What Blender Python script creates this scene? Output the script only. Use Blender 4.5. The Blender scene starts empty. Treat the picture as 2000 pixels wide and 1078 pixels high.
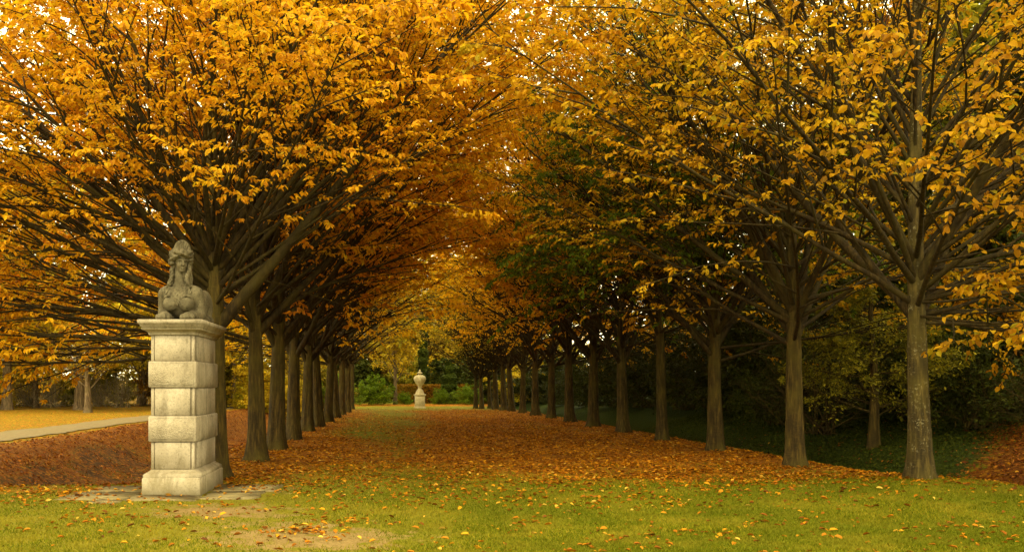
import bpy, math, random, time
import numpy as np
T0 = time.time()
RNG = np.random.default_rng(7)
R = math.radians
scene = bpy.context.scene
COL = scene.collection

# ------------------------------------------------------------------ helpers
def tag(o, label=None, cat=None, group=None, kind=None):
    if label: o['label'] = label
    if cat: o['category'] = cat
    if group: o['group'] = group
    if kind: o['kind'] = kind
    return o

def empty(name, loc=(0, 0, 0), rz=0.0):
    o = bpy.data.objects.new(name, None)
    o.empty_display_size = 0.3
    COL.objects.link(o)
    o.location = loc
    o.rotation_euler = (0, 0, rz)
    return o

def link(name, me, parent=None, mat=None):
    o = bpy.data.objects.new(name, me)
    COL.objects.link(o)
    if parent is not None: o.parent = parent
    if mat is not None:
        if len(me.materials) == 0: me.materials.append(mat)
        elif me.materials[0] != mat:
            o.material_slots[0].link = 'OBJECT'
            o.material_slots[0].material = mat
    return o

def mesh_np(name, verts, faces, smooth=False):
    """verts (n,3); faces: list of int arrays (m,k)"""
    me = bpy.data.meshes.new(name)
    if not isinstance(faces, (list, tuple)): faces = [faces]
    faces = [f for f in faces if len(f)]
    verts = np.ascontiguousarray(verts, dtype=np.float32)
    me.vertices.add(len(verts))
    me.vertices.foreach_set('co', verts.ravel())
    idx = np.concatenate([f.ravel() for f in faces]).astype(np.int32)
    tot = np.concatenate([np.full(len(f), f.shape[1], np.int32) for f in faces])
    start = np.concatenate([[0], np.cumsum(tot)[:-1]]).astype(np.int32)
    me.loops.add(len(idx))
    me.loops.foreach_set('vertex_index', idx)
    me.polygons.add(len(tot))
    me.polygons.foreach_set('loop_start', start)
    if smooth: me.polygons.foreach_set('use_smooth', np.ones(len(tot), bool))
    me.update(calc_edges=True)
    return me

class MB:
    """collects shapes for ONE mesh"""
    def __init__(s): s.v = []; s.f = {}; s.n = 0
    def add(s, v, f):
        v = np.asarray(v, float).reshape(-1, 3)
        for k in (f if isinstance(f, (list, tuple)) else [f]):
            k = np.asarray(k, int)
            if len(k): s.f.setdefault(k.shape[1], []).append(k + s.n)
        s.v.append(v); s.n += len(v)
    def mesh(s, name, smooth=False):
        return mesh_np(name, np.concatenate(s.v), [np.concatenate(x) for x in s.f.values()], smooth)
    def build(s, name, mat, parent=None, smooth=False):
        return link(name, s.mesh(name, smooth), parent, mat)

def unit(a): return a / np.maximum(np.linalg.norm(a, axis=-1, keepdims=True), 1e-9)
def sstep(x, a, b):
    t = np.clip((np.asarray(x, float) - a) / (b - a), 0, 1)
    return t * t * (3 - 2 * t)

def add_tubes(mb, P, Rd, sides):
    """P (N,k,3) polylines, Rd (N,k)"""
    N, k, _ = P.shape
    if N == 0: return
    Tn = np.empty_like(P)
    Tn[:, 1:-1] = P[:, 2:] - P[:, :-2]; Tn[:, 0] = P[:, 1] - P[:, 0]; Tn[:, -1] = P[:, -1] - P[:, -2]
    Tn = unit(Tn)
    av = unit(P[:, -1] - P[:, 0])
    ref = np.where(np.abs(av[:, 2:3]) > 0.8, np.array([[1., 0, 0]]), np.array([[0, 0, 1.]]))
    U = unit(np.cross(Tn, ref[:, None, :])); V = np.cross(Tn, U)
    a = np.linspace(0, 2 * math.pi, sides, endpoint=False)
    ring = (np.cos(a)[None, None, :, None] * U[:, :, None, :] + np.sin(a)[None, None, :, None] * V[:, :, None, :])
    verts = P[:, :, None, :] + ring * Rd[:, :, None, None]
    base = (np.arange(N) * k * sides)[:, None, None]
    j = np.arange(k - 1)[None, :, None] * sides
    s0 = np.arange(sides)[None, None, :]; s1 = (s0 + 1) % sides
    q = np.stack([base + j + s0, base + j + s1, base + j + sides + s1, base + j + sides + s0], -1).reshape(-1, 4)
    mb.add(verts.reshape(-1, 3), q)

def box_vf(x0, x1, y0, y1, z0, z1, ch=0.0):
    """box with vertical corners and edges chamfered by ch"""
    if ch <= 0:
        v = [(x, y, z) for z in (z0, z1) for (x, y) in ((x0, y0), (x1, y0), (x1, y1), (x0, y1))]
        f = [(0, 3, 2, 1), (4, 5, 6, 7)] + [(i, (i + 1) % 4, 4 + (i + 1) % 4, 4 + i) for i in range(4)]
        return np.array(v), [np.array(f)]
    rings = []
    for z, ins in ((z0, ch), (z0 + ch, 0), (z1 - ch, 0), (z1, ch)):
        a0, a1, b0, b1 = x0 + ins, x1 - ins, y0 + ins, y1 - ins
        c = ch
        rings.append([(a0 + c, b0, z), (a1 - c, b0, z), (a1, b0 + c, z), (a1, b1 - c, z), (a1 - c, b1, z), (a0 + c, b1, z), (a0, b1 - c, z), (a0, b0 + c, z)])
    v = np.array(rings).reshape(-1, 3)
    q = [(r * 8 + i, r * 8 + (i + 1) % 8, r * 8 + 8 + (i + 1) % 8, r * 8 + 8 + i) for r in range(3) for i in range(8)]
    return v, [np.array(q), np.array([list(range(7, -1, -1)), list(range(24, 32))])]

def box(mb, *a, **k): mb.add(*box_vf(*a, **k))

def lathe(mb, prof, sides=48, c=(0, 0), flute=None):
    """prof list of (r,z)"""
    a = np.linspace(0, 2 * math.pi, sides, endpoint=False)
    V = []
    for r, z in prof:
        rr = r * (flute(a, z) if flute else np.ones(sides))
        V.append(np.stack([c[0] + rr * np.cos(a), c[1] + rr * np.sin(a), np.full(sides, z)], 1))
    V = np.concatenate(V)
    s0 = np.arange(sides); s1 = (s0 + 1) % sides
    q = np.concatenate([np.stack([j * sides + s0, j * sides + s1, (j + 1) * sides + s1, (j + 1) * sides + s0], 1) for j in range(len(prof) - 1)])
    mb.add(V, [q, np.array([s0 + (len(prof) - 1) * sides])])

# ------------------------------------------------------------------ materials
def new_mat(name):
    m = bpy.data.materials.new(name); m.use_nodes = True
    nt = m.node_tree; nt.nodes.clear()
    out = nt.nodes.new('ShaderNodeOutputMaterial')
    return m, nt, out

class NT:
    def __init__(s, nt): s.nt = nt
    def n(s, t, **k):
        x = s.nt.nodes.new('ShaderNode' + t)
        for a, b in k.items(): setattr(x, a, b)
        return x
    def l(s, a, b): s.nt.links.new(a, b)
    def noise(s, vec, scale, detail=4, rough=0.55, dist=0.0):
        x = s.n('TexNoise'); x.inputs['Scale'].default_value = scale; x.inputs['Detail'].default_value = detail
        x.inputs['Roughness'].default_value = rough; x.inputs['Distortion'].default_value = dist
        if vec is not None: s.l(vec, x.inputs['Vector'])
        return x.outputs['Fac']
    def ramp(s, fac, stops, interp='LINEAR'):
        x = s.n('ValToRGB'); cr = x.color_ramp; cr.interpolation = interp
        while len(cr.elements) < len(stops): cr.elements.new(0.5)
        for e, (p, c) in zip(cr.elements, stops):
            e.position = p
            e.color = (*c, 1) if not isinstance(c, (int, float)) else (c, c, c, 1)
        s.l(fac, x.inputs['Fac'])
        return x.outputs['Color']
    def mix(s, fac, a, b, mode='MIX'):
        x = s.n('Mix', data_type='RGBA', blend_type=mode)
        for i, v in ((0, fac), (6, a), (7, b)):
            if isinstance(v, (int, float)): x.inputs[i].default_value = v
            elif isinstance(v, tuple): x.inputs[i].default_value = (*v, 1)
            else: s.l(v, x.inputs[i])
        return x.outputs[2]
    def math(s, op, a, b=0.0, clamp=False):
        x = s.n('Math', operation=op); x.use_clamp = clamp
        for i, v in ((0, a), (1, b)):
            if isinstance(v, (int, float)): x.inputs[i].default_value = v
            else: s.l(v, x.inputs[i])
        return x.outputs[0]
    def bump(s, h, strength, dist=0.02, normal=None):
        x = s.n('Bump'); x.inputs['Strength'].default_value = strength; x.inputs['Distance'].default_value = dist
        s.l(h, x.inputs['Height'])
        if normal is not None: s.l(normal, x.inputs['Normal'])
        return x.outputs[0]
    def mapping(s, vec, scale):
        x = s.n('Mapping'); x.inputs['Scale'].default_value = scale; s.l(vec, x.inputs['Vector'])
        return x.outputs[0]
    def bsdf(s, color, rough=0.8, normal=None, spec=0.3):
        x = s.n('BsdfPrincipled')
        if isinstance(color, tuple): x.inputs['Base Color'].default_value = (*color, 1)
        else: s.l(color, x.inputs['Base Color'])
        x.inputs['Roughness'].default_value = rough
        x.inputs['Specular IOR Level'].default_value = spec
        if normal is not None: s.l(normal, x.inputs['Normal'])
        return x.outputs[0]

def leaf_mat(name, stops, trans=0.42, patch=None, rough=0.5):
    m, nt, out = new_mat(name); g = NT(nt)
    geo = g.n('NewGeometry'); oi = g.n('ObjectInfo'); tc = g.n('TexCoord')
    c = g.ramp(geo.outputs['Random Per Island'], stops)
    # whole sprays differ in hue (turning at different times)
    nz = g.noise(tc.outputs['Object'], 0.75, 3)
    if patch:
        fac = g.ramp(nz, [(0.5, 0.0), (0.66, 1.0)])
        c = g.mix(g.math('MULTIPLY', fac, patch[1]), c, patch[0])
    hsv = g.n('HueSaturation')
    hsv.inputs['Hue'].default_value = 0.5
    g.l(g.math('ADD', g.math('MULTIPLY', oi.outputs['Random'], 0.02), 0.490), hsv.inputs['Hue'])
    g.l(g.math('ADD', g.math('MULTIPLY', nz, 0.7), 0.65), hsv.inputs['Value'])
    g.l(c, hsv.inputs['Color']); c = hsv.outputs['Color']
    b = g.bsdf(c, rough, None, 0.12)
    t = g.n('BsdfTranslucent'); g.l(c, t.inputs['Color'])
    mx = g.n('MixShader'); mx.inputs[0].default_value = trans
    g.l(b, mx.inputs[1]); g.l(t.outputs[0], mx.inputs[2]); g.l(mx.outputs[0], out.inputs['Surface'])
    return m

def bark_mat(name, dark, light, moss, lichen=0.0):
    m, nt, out = new_mat(name); g = NT(nt)
    tc = g.n('TexCoord'); v = tc.outputs['Object']
    n1 = g.noise(g.mapping(v, (9, 9, 1.3)), 2.2, 6, 0.6)
    n2 = g.noise(v, 1.6, 4)
    n3 = g.noise(g.mapping(v, (1, 1, 5)), 9, 4)
    c = g.ramp(n1, [(0.36, tuple(x * 0.55 for x in dark)), (0.5, dark), (0.66, light)])
    c = g.mix(g.ramp(n2, [(0.45, 0.0), (0.68, 0.75)]), c, moss)
    c = g.mix(g.ramp(n3, [(0.55, 0.0), (0.72, 0.35)]), c, light)
    if lichen:
        n4 = g.noise(v, 26, 3, 0.6); n5 = g.noise(g.mapping(v, (0.6, 0.6, 1.6)), 2.6, 2)
        k = g.math('MULTIPLY', g.ramp(n4, [(0.56, 0.0), (0.62, 1.0)]), g.ramp(n5, [(0.46, 0.0), (0.6, lichen)]))
        c = g.mix(k, c, (0.34, 0.31, 0.2))
    bm = g.bump(g.math('ADD', n1, g.math('MULTIPLY', n3, 0.4)), 0.6, 0.025)
    g.l(g.bsdf(c, 0.85, bm, 0.2), out.inputs['Surface'])
    return m

def stone_mat(name, base, pale, stain, stain_amt, pit=0.0, scale=1.0, green=0.0):
    m, nt, out = new_mat(name); g = NT(nt)
    tc = g.n('TexCoord'); geo = g.n('NewGeometry'); v = geo.outputs['Position']
    n1 = g.noise(v, 2.6 * scale, 6, 0.6, 0.3)
    n2 = g.noise(v, 22 * scale, 5, 0.65)
    n3 = g.noise(g.mapping(v, (3.2, 3.2, 0.7)), 1.7 * scale, 5, 0.62, 0.4)
    c = g.ramp(n1, [(0.4, base), (0.62, pale)])
    c = g.mix(g.ramp(n2, [(0.38, 0.5), (0.52, 0.0)]), c, tuple(x * 0.62 for x in base))
    st = g.ramp(g.math('ADD', g.math('MULTIPLY', n3, 0.6), g.math('MULTIPLY', n2, 0.45)), [(0.54, 0.0), (0.62, stain_amt)])
    c = g.mix(st, c, stain)
    if green:
        sx = g.n('SeparateXYZ'); g.l(v, sx.inputs[0])
        low = g.ramp(g.math('ADD', sx.outputs['Z'], g.math('MULTIPLY', n1, 0.9)), [(0.35, green), (1.0, 0.0)])
        c = g.mix(low, c, (0.2, 0.165, 0.085))
    h = g.math('ADD', g.math('MULTIPLY', n2, 0.5), n1)
    nrm = g.bump(h, 0.22, 0.02)
    if pit:
        vo = g.n('TexVoronoi', feature='SMOOTH_F1'); vo.inputs['Scale'].default_value = 62
        vo.inputs['Smoothness'].default_value = 0.6
        g.l(v, vo.inputs['Vector'])
        pn = g.noise(v, 42, 2)
        ph = g.math('ADD', vo.outputs['Distance'], g.math('MULTIPLY', pn, 0.5))
        nrm = g.bump(ph, pit, 0.03, nrm)
    g.l(g.bsdf(c, 0.88, nrm, 0.2), out.inputs['Surface'])
    return m

ORANGE = [(0.0, (0.32, 0.115, 0.004)), (0.2, (0.56, 0.23, 0.006)), (0.6, (0.72, 0.325, 0.008)), (0.85, (0.77, 0.405, 0.012)), (1.0, (0.45, 0.30, 0.01))]
AMBER = [(0.0, (0.19, 0.075, 0.003)), (0.25, (0.42, 0.185, 0.005)), (0.6, (0.60, 0.29, 0.007)), (0.85, (0.72, 0.40, 0.012)), (1.0, (0.22, 0.19, 0.008))]
M_LEAF = {
    'orange': leaf_mat('orange_leaf', ORANGE, 0.53, ((0.5, 0.35, 0.01), 0.4)),
    'amber': leaf_mat('amber_leaf', AMBER, 0.53, ((0.3, 0.26, 0.01), 0.5)),
    'golden': leaf_mat('glow_tinted_leaf', [(0.0, (0.46, 0.22, 0.005)), (0.3, (0.7, 0.38, 0.008)), (0.7, (0.82, 0.49, 0.01)), (1.0, (0.86, 0.58, 0.016))], 0.56),  # light of the far avenue painted in as a yellower, brighter leaf colour
    'green': leaf_mat('green_leaf', [(0.0, (0.035, 0.06, 0.003)), (0.5, (0.085, 0.13, 0.005)), (0.9, (0.15, 0.2, 0.007)), (1.0, (0.34, 0.26, 0.008))], 0.45),
    'yellow': leaf_mat('yellow_leaf', [(0.0, (0.25, 0.16, 0.008)), (0.5, (0.50, 0.33, 0.012)), (1.0, (0.62, 0.45, 0.02))], 0.45, ((0.2, 0.22, 0.012), 0.7)),
    'russet': leaf_mat('russet_leaf', [(0.0, (0.14, 0.05, 0.005)), (0.5, (0.30, 0.12, 0.008)), (1.0, (0.42, 0.22, 0.012))], 0.4, ((0.12, 0.12, 0.01), 0.6)),
    'olive': leaf_mat('olive_leaf', [(0.0, (0.11, 0.1, 0.008)), (0.5, (0.2, 0.17, 0.012)), (1.0, (0.34, 0.26, 0.015))], 0.4),
    'evergreen': leaf_mat('evergreen_leaf', [(0.0, (0.018, 0.024, 0.002)), (0.6, (0.04, 0.048, 0.004)), (1.0, (0.075, 0.08, 0.006))], 0.25, None, 0.55),
    'rhododendron': leaf_mat('rhododendron_leaf', [(0.0, (0.07, 0.12, 0.004)), (0.6, (0.13, 0.2, 0.006)), (1.0, (0.22, 0.28, 0.01))], 0.35, None, 0.5),
    'ivy': leaf_mat('ivy_leaf', [(0.0, (0.022, 0.032, 0.002)), (0.7, (0.045, 0.06, 0.004)), (1.0, (0.085, 0.095, 0.006))], 0.2, None, 0.7),
    'litter': leaf_mat('fallen_leaf', [(0.0, (0.09, 0.03, 0.003)), (0.35, (0.26, 0.09, 0.005)), (0.7, (0.46, 0.18, 0.007)), (0.92, (0.58, 0.28, 0.01)), (1.0, (0.55, 0.38, 0.07))], 0.2),
}
M_LEAF['dark_litter'] = leaf_mat('dark_fallen_leaf', [(0.0, (0.07, 0.02, 0.003)), (0.5, (0.17, 0.05, 0.004)), (0.85, (0.28, 0.095, 0.006)), (1.0, (0.42, 0.18, 0.01))], 0.15)  # darker russet than the avenue's fallen leaves
M_BARK = bark_mat('avenue_bark', (0.036, 0.023, 0.005), (0.094, 0.062, 0.012), (0.072, 0.056, 0.007))
M_BRANCH = bark_mat('branch_bark', (0.022, 0.013, 0.003), (0.056, 0.036, 0.008), (0.045, 0.034, 0.005))
M_BARK_L = bark_mat('lichen_bark', (0.04, 0.028, 0.008), (0.105, 0.074, 0.02), (0.08, 0.062, 0.01), 0.35)
M_BARK_G = bark_mat('grey_bark', (0.09, 0.06, 0.03), (0.22, 0.15, 0.085), (0.13, 0.1, 0.04))
M_BARK_T = bark_mat('twig_bark', (0.13, 0.1, 0.055), (0.3, 0.24, 0.14), (0.17, 0.14, 0.07))
M_STONE = stone_mat('pale_stone', (0.29, 0.245, 0.18), (0.41, 0.355, 0.275), (0.1, 0.08, 0.045), 0.6, green=0.8)
M_STONE_P = stone_mat('pitted_stone', (0.29, 0.245, 0.175), (0.41, 0.355, 0.27), (0.12, 0.095, 0.06), 0.5, pit=0.45)
M_STONE_S = stone_mat('statue_stone', (0.095, 0.08, 0.05), (0.19, 0.163, 0.105), (0.03, 0.025, 0.015), 0.75, scale=1.6)
M_STONE_U = stone_mat('urn_stone', (0.56, 0.47, 0.28), (0.72, 0.62, 0.4), (0.3, 0.24, 0.13), 0.35)
M_SLAB = stone_mat('slab_stone', (0.14, 0.11, 0.055), (0.23, 0.185, 0.09), (0.07, 0.055, 0.025), 0.6)

def mat_ground():
    m, nt, out = new_mat('ground_cover'); g = NT(nt)
    geo = g.n('NewGeometry'); v = geo.outputs['Position']
    at = g.n('Attribute', attribute_name='zone'); sp = g.n('SeparateColor'); g.l(at.outputs['Color'], sp.inputs[0])
    at2 = g.n('Attribute', attribute_name='zone_b'); sp2 = g.n('SeparateColor'); g.l(at2.outputs['Color'], sp2.inputs[0])
    nb = g.noise(v, 0.55, 5, 0.6); nm = g.noise(v, 3.0, 5, 0.65); nf = g.noise(v, 38, 4, 0.7); ns = g.noise(v, 150, 2, 0.6)
    # turf
    green = g.ramp(nf, [(0.3, (0.062, 0.074, 0.003)), (0.55, (0.135, 0.137, 0.004)), (0.75, (0.21, 0.19, 0.007))])
    straw = g.ramp(nf, [(0.3, (0.115, 0.1, 0.009)), (0.6, (0.2, 0.17, 0.015)), (0.8, (0.28, 0.235, 0.03))])
    dry = g.math('ADD', g.math('MULTIPLY', sp.outputs['Green'], 0.9), g.math('MULTIPLY', nm, 1.0))
    turf = g.mix(g.ramp(dry, [(0.5, 0.0), (1.0, 0.85)]), green, straw)
    # bare earth
    earth = g.ramp(g.math('ADD', g.math('MULTIPLY', nf, 0.5), g.math('MULTIPLY', nm, 0.5)), [(0.3, (0.15, 0.095, 0.03)), (0.7, (0.30, 0.21, 0.085))])
    dirt = g.ramp(g.math('ADD', sp.outputs['Blue'], g.math('MULTIPLY', g.math('SUBTRACT', nm, 0.5), 1.5)), [(0.4, 0.0), (0.62, 1.0)])
    c = g.mix(dirt, turf, earth)
    # soil of the ditch bank, with the lower bank's shade painted into its colour
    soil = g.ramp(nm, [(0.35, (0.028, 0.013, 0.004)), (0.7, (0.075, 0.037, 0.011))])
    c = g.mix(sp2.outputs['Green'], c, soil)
    # creeping ivy
    ivy = g.ramp(nf, [(0.35, (0.012, 0.022, 0.003)), (0.7, (0.05, 0.07, 0.006))])
    c = g.mix(g.ramp(g.math('ADD', sp2.outputs['Red'], g.math('MULTIPLY', g.math('SUBTRACT', nm, 0.5), 0.8)), [(0.4, 0.0), (0.6, 1.0)]), c, ivy)
    # leaf litter : leaf-sized cells
    vo = g.n('TexVoronoi'); vo.inputs['Scale'].default_value = 15; vo.inputs['Randomness'].default_value = 1
    warp = g.n('VectorMath', operation='ADD'); g.l(v, warp.inputs[0])
    nw = g.n('TexNoise'); nw.inputs['Scale'].default_value = 9; g.l(v, nw.inputs['Vector'])
    sc = g.n('VectorMath', operation='SCALE'); g.l(nw.outputs['Color'], sc.inputs[0]); sc.inputs['Scale'].default_value = 0.12
    g.l(sc.outputs[0], warp.inputs[1]); g.l(warp.outputs[0], vo.inputs['Vector'])
    vs = g.n('SeparateColor'); g.l(vo.outputs['Color'], vs.inputs[0])
    litter = g.ramp(vs.outputs['Red'], [(0.0, (0.06, 0.02, 0.002)), (0.45, (0.2, 0.065, 0.003)), (0.8, (0.4, 0.14, 0.005)), (1.0, (0.58, 0.28, 0.01))])
    litter = g.mix(g.ramp(nb, [(0.4, 0.0), (0.65, 0.5)]), litter, (0.2, 0.08, 0.006))
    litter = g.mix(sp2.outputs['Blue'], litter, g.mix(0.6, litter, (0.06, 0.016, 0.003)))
    lm = g.math('ADD', sp.outputs['Red'], g.math('ADD', g.math('MULTIPLY', g.math('SUBTRACT', nm, 0.5), 0.8), g.math('MULTIPLY', g.math('SUBTRACT', vs.outputs['Green'], 0.5), 0.55)))
    c = g.mix(g.ramp(lm, [(0.44, 0.0), (0.56, 1.0)]), c, litter)
    h = g.math('ADD', g.math('MULTIPLY', nf, 0.6), g.math('ADD', g.math('MULTIPLY', ns, 0.3), g.math('MULTIPLY', vo.outputs['Distance'], 0.5)))
    g.l(g.bsdf(c, 0.95, g.bump(h, 0.7, 0.05), 0.1), out.inputs['Surface'])
    return m

def simple_mat(name, stops, scale, rough=0.9, bump=0.4):
    m, nt, out = new_mat(name); g = NT(nt)
    geo = g.n('NewGeometry'); n = g.noise(geo.outputs['Position'], scale, 6, 0.65)
    g.l(g.bsdf(g.ramp(n, stops), rough, g.bump(n, bump, 0.02), 0.15), out.inputs['Surface'])
    return m
M_GRAVEL = simple_mat('gravel', [(0.3, (0.11, 0.08, 0.04)), (0.7, (0.21, 0.158, 0.082))], 9)
def grass_mat():
    m, nt, out = new_mat('grass_blade'); g = NT(nt)
    geo = g.n('NewGeometry')
    n = g.noise(geo.outputs['Position'], 1.4, 4)
    c = g.ramp(geo.outputs['Random Per Island'], [(0.0, (0.055, 0.072, 0.003)), (0.5, (0.128, 0.14, 0.004)), (0.85, (0.2, 0.185, 0.006)), (1.0, (0.34, 0.26, 0.03))])
    n2 = g.noise(geo.outputs['Position'], 0.5, 4)
    c = g.mix(g.ramp(n, [(0.46, 0.0), (0.62, 0.8)]), c, (0.25, 0.2, 0.016))
    c = g.mix(g.ramp(n2, [(0.45, 0.0), (0.6, 0.75)]), c, (0.085, 0.105, 0.004))
    b = g.bsdf(c, 0.7, None, 0.06); t = g.n('BsdfTranslucent'); g.l(c, t.inputs['Color'])
    mx = g.n('MixShader'); mx.inputs[0].default_value = 0.3
    g.l(b, mx.inputs[1]); g.l(t.outputs[0], mx.inputs[2]); g.l(mx.outputs[0], out.inputs['Surface'])
    return m
M_GRASS = grass_mat()

# ------------------------------------------------------------------ terrain
def vnoise(x, y, f, seed=0):
    """cheap smooth noise from summed sines"""
    r = np.random.default_rng(seed); s = 0
    for i in range(5):
        a = r.uniform(0, 2 * math.pi); k = f * r.uniform(0.6, 1.7)
        s = s + np.sin((x * math.cos(a) + y * math.sin(a)) * k + r.uniform(0, 7))
    return s / 5

def G(x, y):
    x = np.asarray(x, float); y = np.asarray(y, float)
    z = 0.018 * vnoise(x, y, 1.1, 3) + 0.012 * vnoise(x, y, 2.7, 4)
    d = sstep(-x, 4.0, 6.3) * (1 - sstep(-x, 7.4, 10.6))
    lip = 14.0 + 0.35 * vnoise(x, y * 0, 0.8, 9)
    z = z - 1.15 * d * sstep(y, lip, lip + 1.6) * (1 - 0.6 * sstep(y, 45, 70))
    z = z + 0.08 * vnoise(x, y, 1.9, 5) * d * sstep(y, 15, 17)
    near = sstep(y, 9, 13)
    z = z - 0.3 * near * sstep(x, 8.7, 9.9) * (1 - sstep(x, 9.9, 11.5))
    z = z + near * 0.85 * sstep(x, 9.9, 15) + near * 0.9 * sstep(x, 15, 30)
    z = z + 0.22 * np.exp(-((x - 8.3) / 2.6) ** 2 - ((y - 12.4) / 2.6) ** 2)
    z = z + 0.12 * sstep(y, 67, 72) * (1 - sstep(y, 76, 90))
    z = z + 2.5 * sstep(np.abs(x), 60, 250) + 4.0 * sstep(y, 130, 350)
    return z

def build_ground():
    xs = np.concatenate([-np.geomspace(400, 17.5, 26), np.arange(-17, 17.01, 0.14), np.geomspace(17.5, 400, 26)])
    ys = np.concatenate([np.linspace(-60, 3, 16), np.arange(3.5, 7.5, 0.5), np.arange(7.5, 32, 0.13), np.arange(32, 82, 0.42), np.geomspace(82.5, 700, 30)])
    X, Y = np.meshgrid(xs, ys)
    Z = G(X, Y)
    nx, ny = len(xs), len(ys)
    V = np.stack([X, Y, Z], -1).reshape(-1, 3)
    i = np.arange(ny - 1)[:, None] * nx + np.arange(nx - 1)[None]
    q = np.stack([i, i + 1, i + nx + 1, i + nx], -1).reshape(-1, 4)
    me = mesh_np('ground', V, q, True)
    x, y = V[:, 0], V[:, 1]
    w = vnoise(x, y, 0.7, 11) * 0.8
    L = litter_mask(x, y)
    dry = 0.75 * (1 - sstep(x + w, -2.5, 3.5)) * (1 - sstep(y, 14, 20)) + 0.6 * sstep(y, 28, 45) * (x > -11) + 0.0 * (x < -11)
    dry = np.clip(dry, 0, 1)
    dirt = np.exp(-((x + 0.9) / 1.5) ** 2 - ((y - 9.2) / 1.3) ** 2) * 0.75 + np.exp(-((x + 2.3) / 1.2) ** 2 - ((y - 11.2) / 0.9) ** 2) * 0.7 \
        + np.exp(-((x + 2.0) / 0.9) ** 2 - ((y - 13.6) / 0.9) ** 2) * 0.6
    ivy = sstep(x, 8.7, 9.5) * sstep(y + 0.5 * w - 0.85 * np.clip(x - 10.3, 0, 9), 15.2, 17.2)
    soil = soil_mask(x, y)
    dark_leaf = sstep(-x, 3.8, 5.0) * sstep(y, 13.6, 14.6) * (1 - sstep(-x, 10.4, 11.2)) + 0.9 * sstep(x, 9.2, 10.2)  # darker litter in the ditch and on the right bank
    for nm, cols in (('zone', (L, dry, dirt)), ('zone_b', (ivy, soil, dark_leaf))):
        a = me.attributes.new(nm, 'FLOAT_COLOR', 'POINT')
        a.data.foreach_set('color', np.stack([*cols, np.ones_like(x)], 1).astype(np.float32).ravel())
    o = link('ground', me, None, mat_ground()); tag(o, kind='structure')

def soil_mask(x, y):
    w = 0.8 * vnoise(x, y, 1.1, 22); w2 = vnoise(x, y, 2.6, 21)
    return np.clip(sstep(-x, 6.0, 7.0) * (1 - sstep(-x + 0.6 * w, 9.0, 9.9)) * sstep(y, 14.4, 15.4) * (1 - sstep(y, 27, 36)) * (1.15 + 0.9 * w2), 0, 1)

def litter_mask(x, y):
    w = vnoise(x, y, 0.7, 11) * 0.8; w2 = vnoise(x, y, 1.7, 12)
    start = 14.6 + 1.3 * w + 0.6 * w2
    L = sstep(y, start - 2.4, start + 3.4)
    L = L * (0.36 + 0.5 * sstep(x + 1.6 * w, 0.2, 3.5) + 0.45 * (1 - sstep(x + w, -2.6, -0.8)) + 0.35 * (1 - sstep(y, 22, 34)))
    L = L + 0.22 * np.exp(-((x - 2.2) / 1.5) ** 2) * sstep(y, 17, 20) * (1 - sstep(y, 40, 55))
    L = L - 0.2 * sstep(vnoise(x * 1.6, y * 0.55, 0.8, 61), -0.05, 0.45) * sstep(y, 16, 19)
    L = L * (1 - 0.85 * sstep(y, 57, 64)) + 0.9 * sstep(y, 68.5, 70) * (1 - sstep(y, 74, 76))
    L = L * (1 - sstep(x, 8.9, 9.6) * sstep(y, 15.5, 17.5))
    bank = sstep(x, 9.2, 10.2) * sstep(y, 8, 11) * (1 - sstep(y - 0.85 * np.clip(x - 10.3, 0, 9) + w, 15.5, 17.5))
    ditch = sstep(-x, 3.6, 4.6) * (1 - sstep(-x + 0.6 * w, 10.4, 11.2)) * sstep(y, 13.7, 14.8)
    beyond = (1 - sstep(x, -15, -14)) * sstep(x, -16.5, -15) * 0.6 * (y < 42)
    lawnleft = (1 - sstep(x, -5.2, -3.6)) * sstep(y, 12.2, 13.4) * 0.55
    L = np.where(x < -10.8, 0, L)
    return np.clip(np.maximum.reduce([L, bank, ditch, beyond, lawnleft]) * (1 - 0.55 * soil_mask(x, y)), 0, 1)

# ------------------------------------------------------------------ leaves and trees
def add_leaves(mb, pos, d, nrm, length, width, fold=0.25, curl=0.15, simple=False):
    """pos (N,3) base of each leaf, d axis, nrm rough normal"""
    N = len(pos); d = unit(d); s = unit(np.cross(d, nrm)); n = np.cross(s, d)
    L = length[:, None]; W = width[:, None] * 0.5
    if simple:
        v = np.stack([pos, pos + d * L * 0.45 + s * W, pos + d * L, pos + d * L * 0.45 - s * W], 1)
        b = (np.arange(N) * 4)[:, None]
        mb.add(v.reshape(-1, 3), b + np.array([[0, 1, 2, 3]]))
        return
    lift = n * (W * fold * 2)
    tip = pos + d * L - n * L * curl
    a1 = pos + d * L * 0.28 + s * W * 0.85 + lift; b1 = pos + d * L * 0.68 + s * W * 0.8 + lift - n * L * curl * 0.4
    a2 = pos + d * L * 0.28 - s * W * 0.85 + lift; b2 = pos + d * L * 0.68 - s * W * 0.8 + lift - n * L * curl * 0.4
    v = np.stack([pos, a1, b1, tip, b2, a2], 1)
    b = (np.arange(N) * 6)[:, None]
    mb.add(v.reshape(-1, 3), np.concatenate([b + np.array([[0, 1, 2, 3]]), b + np.array([[0, 3, 4, 5]])]))

def grow(rng, p0, d0, length, k, up=0.0, wig=0.06, droop=0.0):
    """polylines from p0 along d0; up bends towards the sky, droop bends the tips down"""
    N = len(p0); P = np.empty((N, k, 3)); P[:, 0] = p0; d = unit(d0)
    st = (length / (k - 1))[:, None]
    Z = np.array([0, 0, 1.0])
    for j in range(1, k):
        t = j / (k - 1)
        d = unit(d + Z * ((up - droop * t) / (k - 1)) + rng.normal(0, wig, (N, 3)))
        P[:, j] = P[:, j - 1] + d * st
    return P

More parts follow.
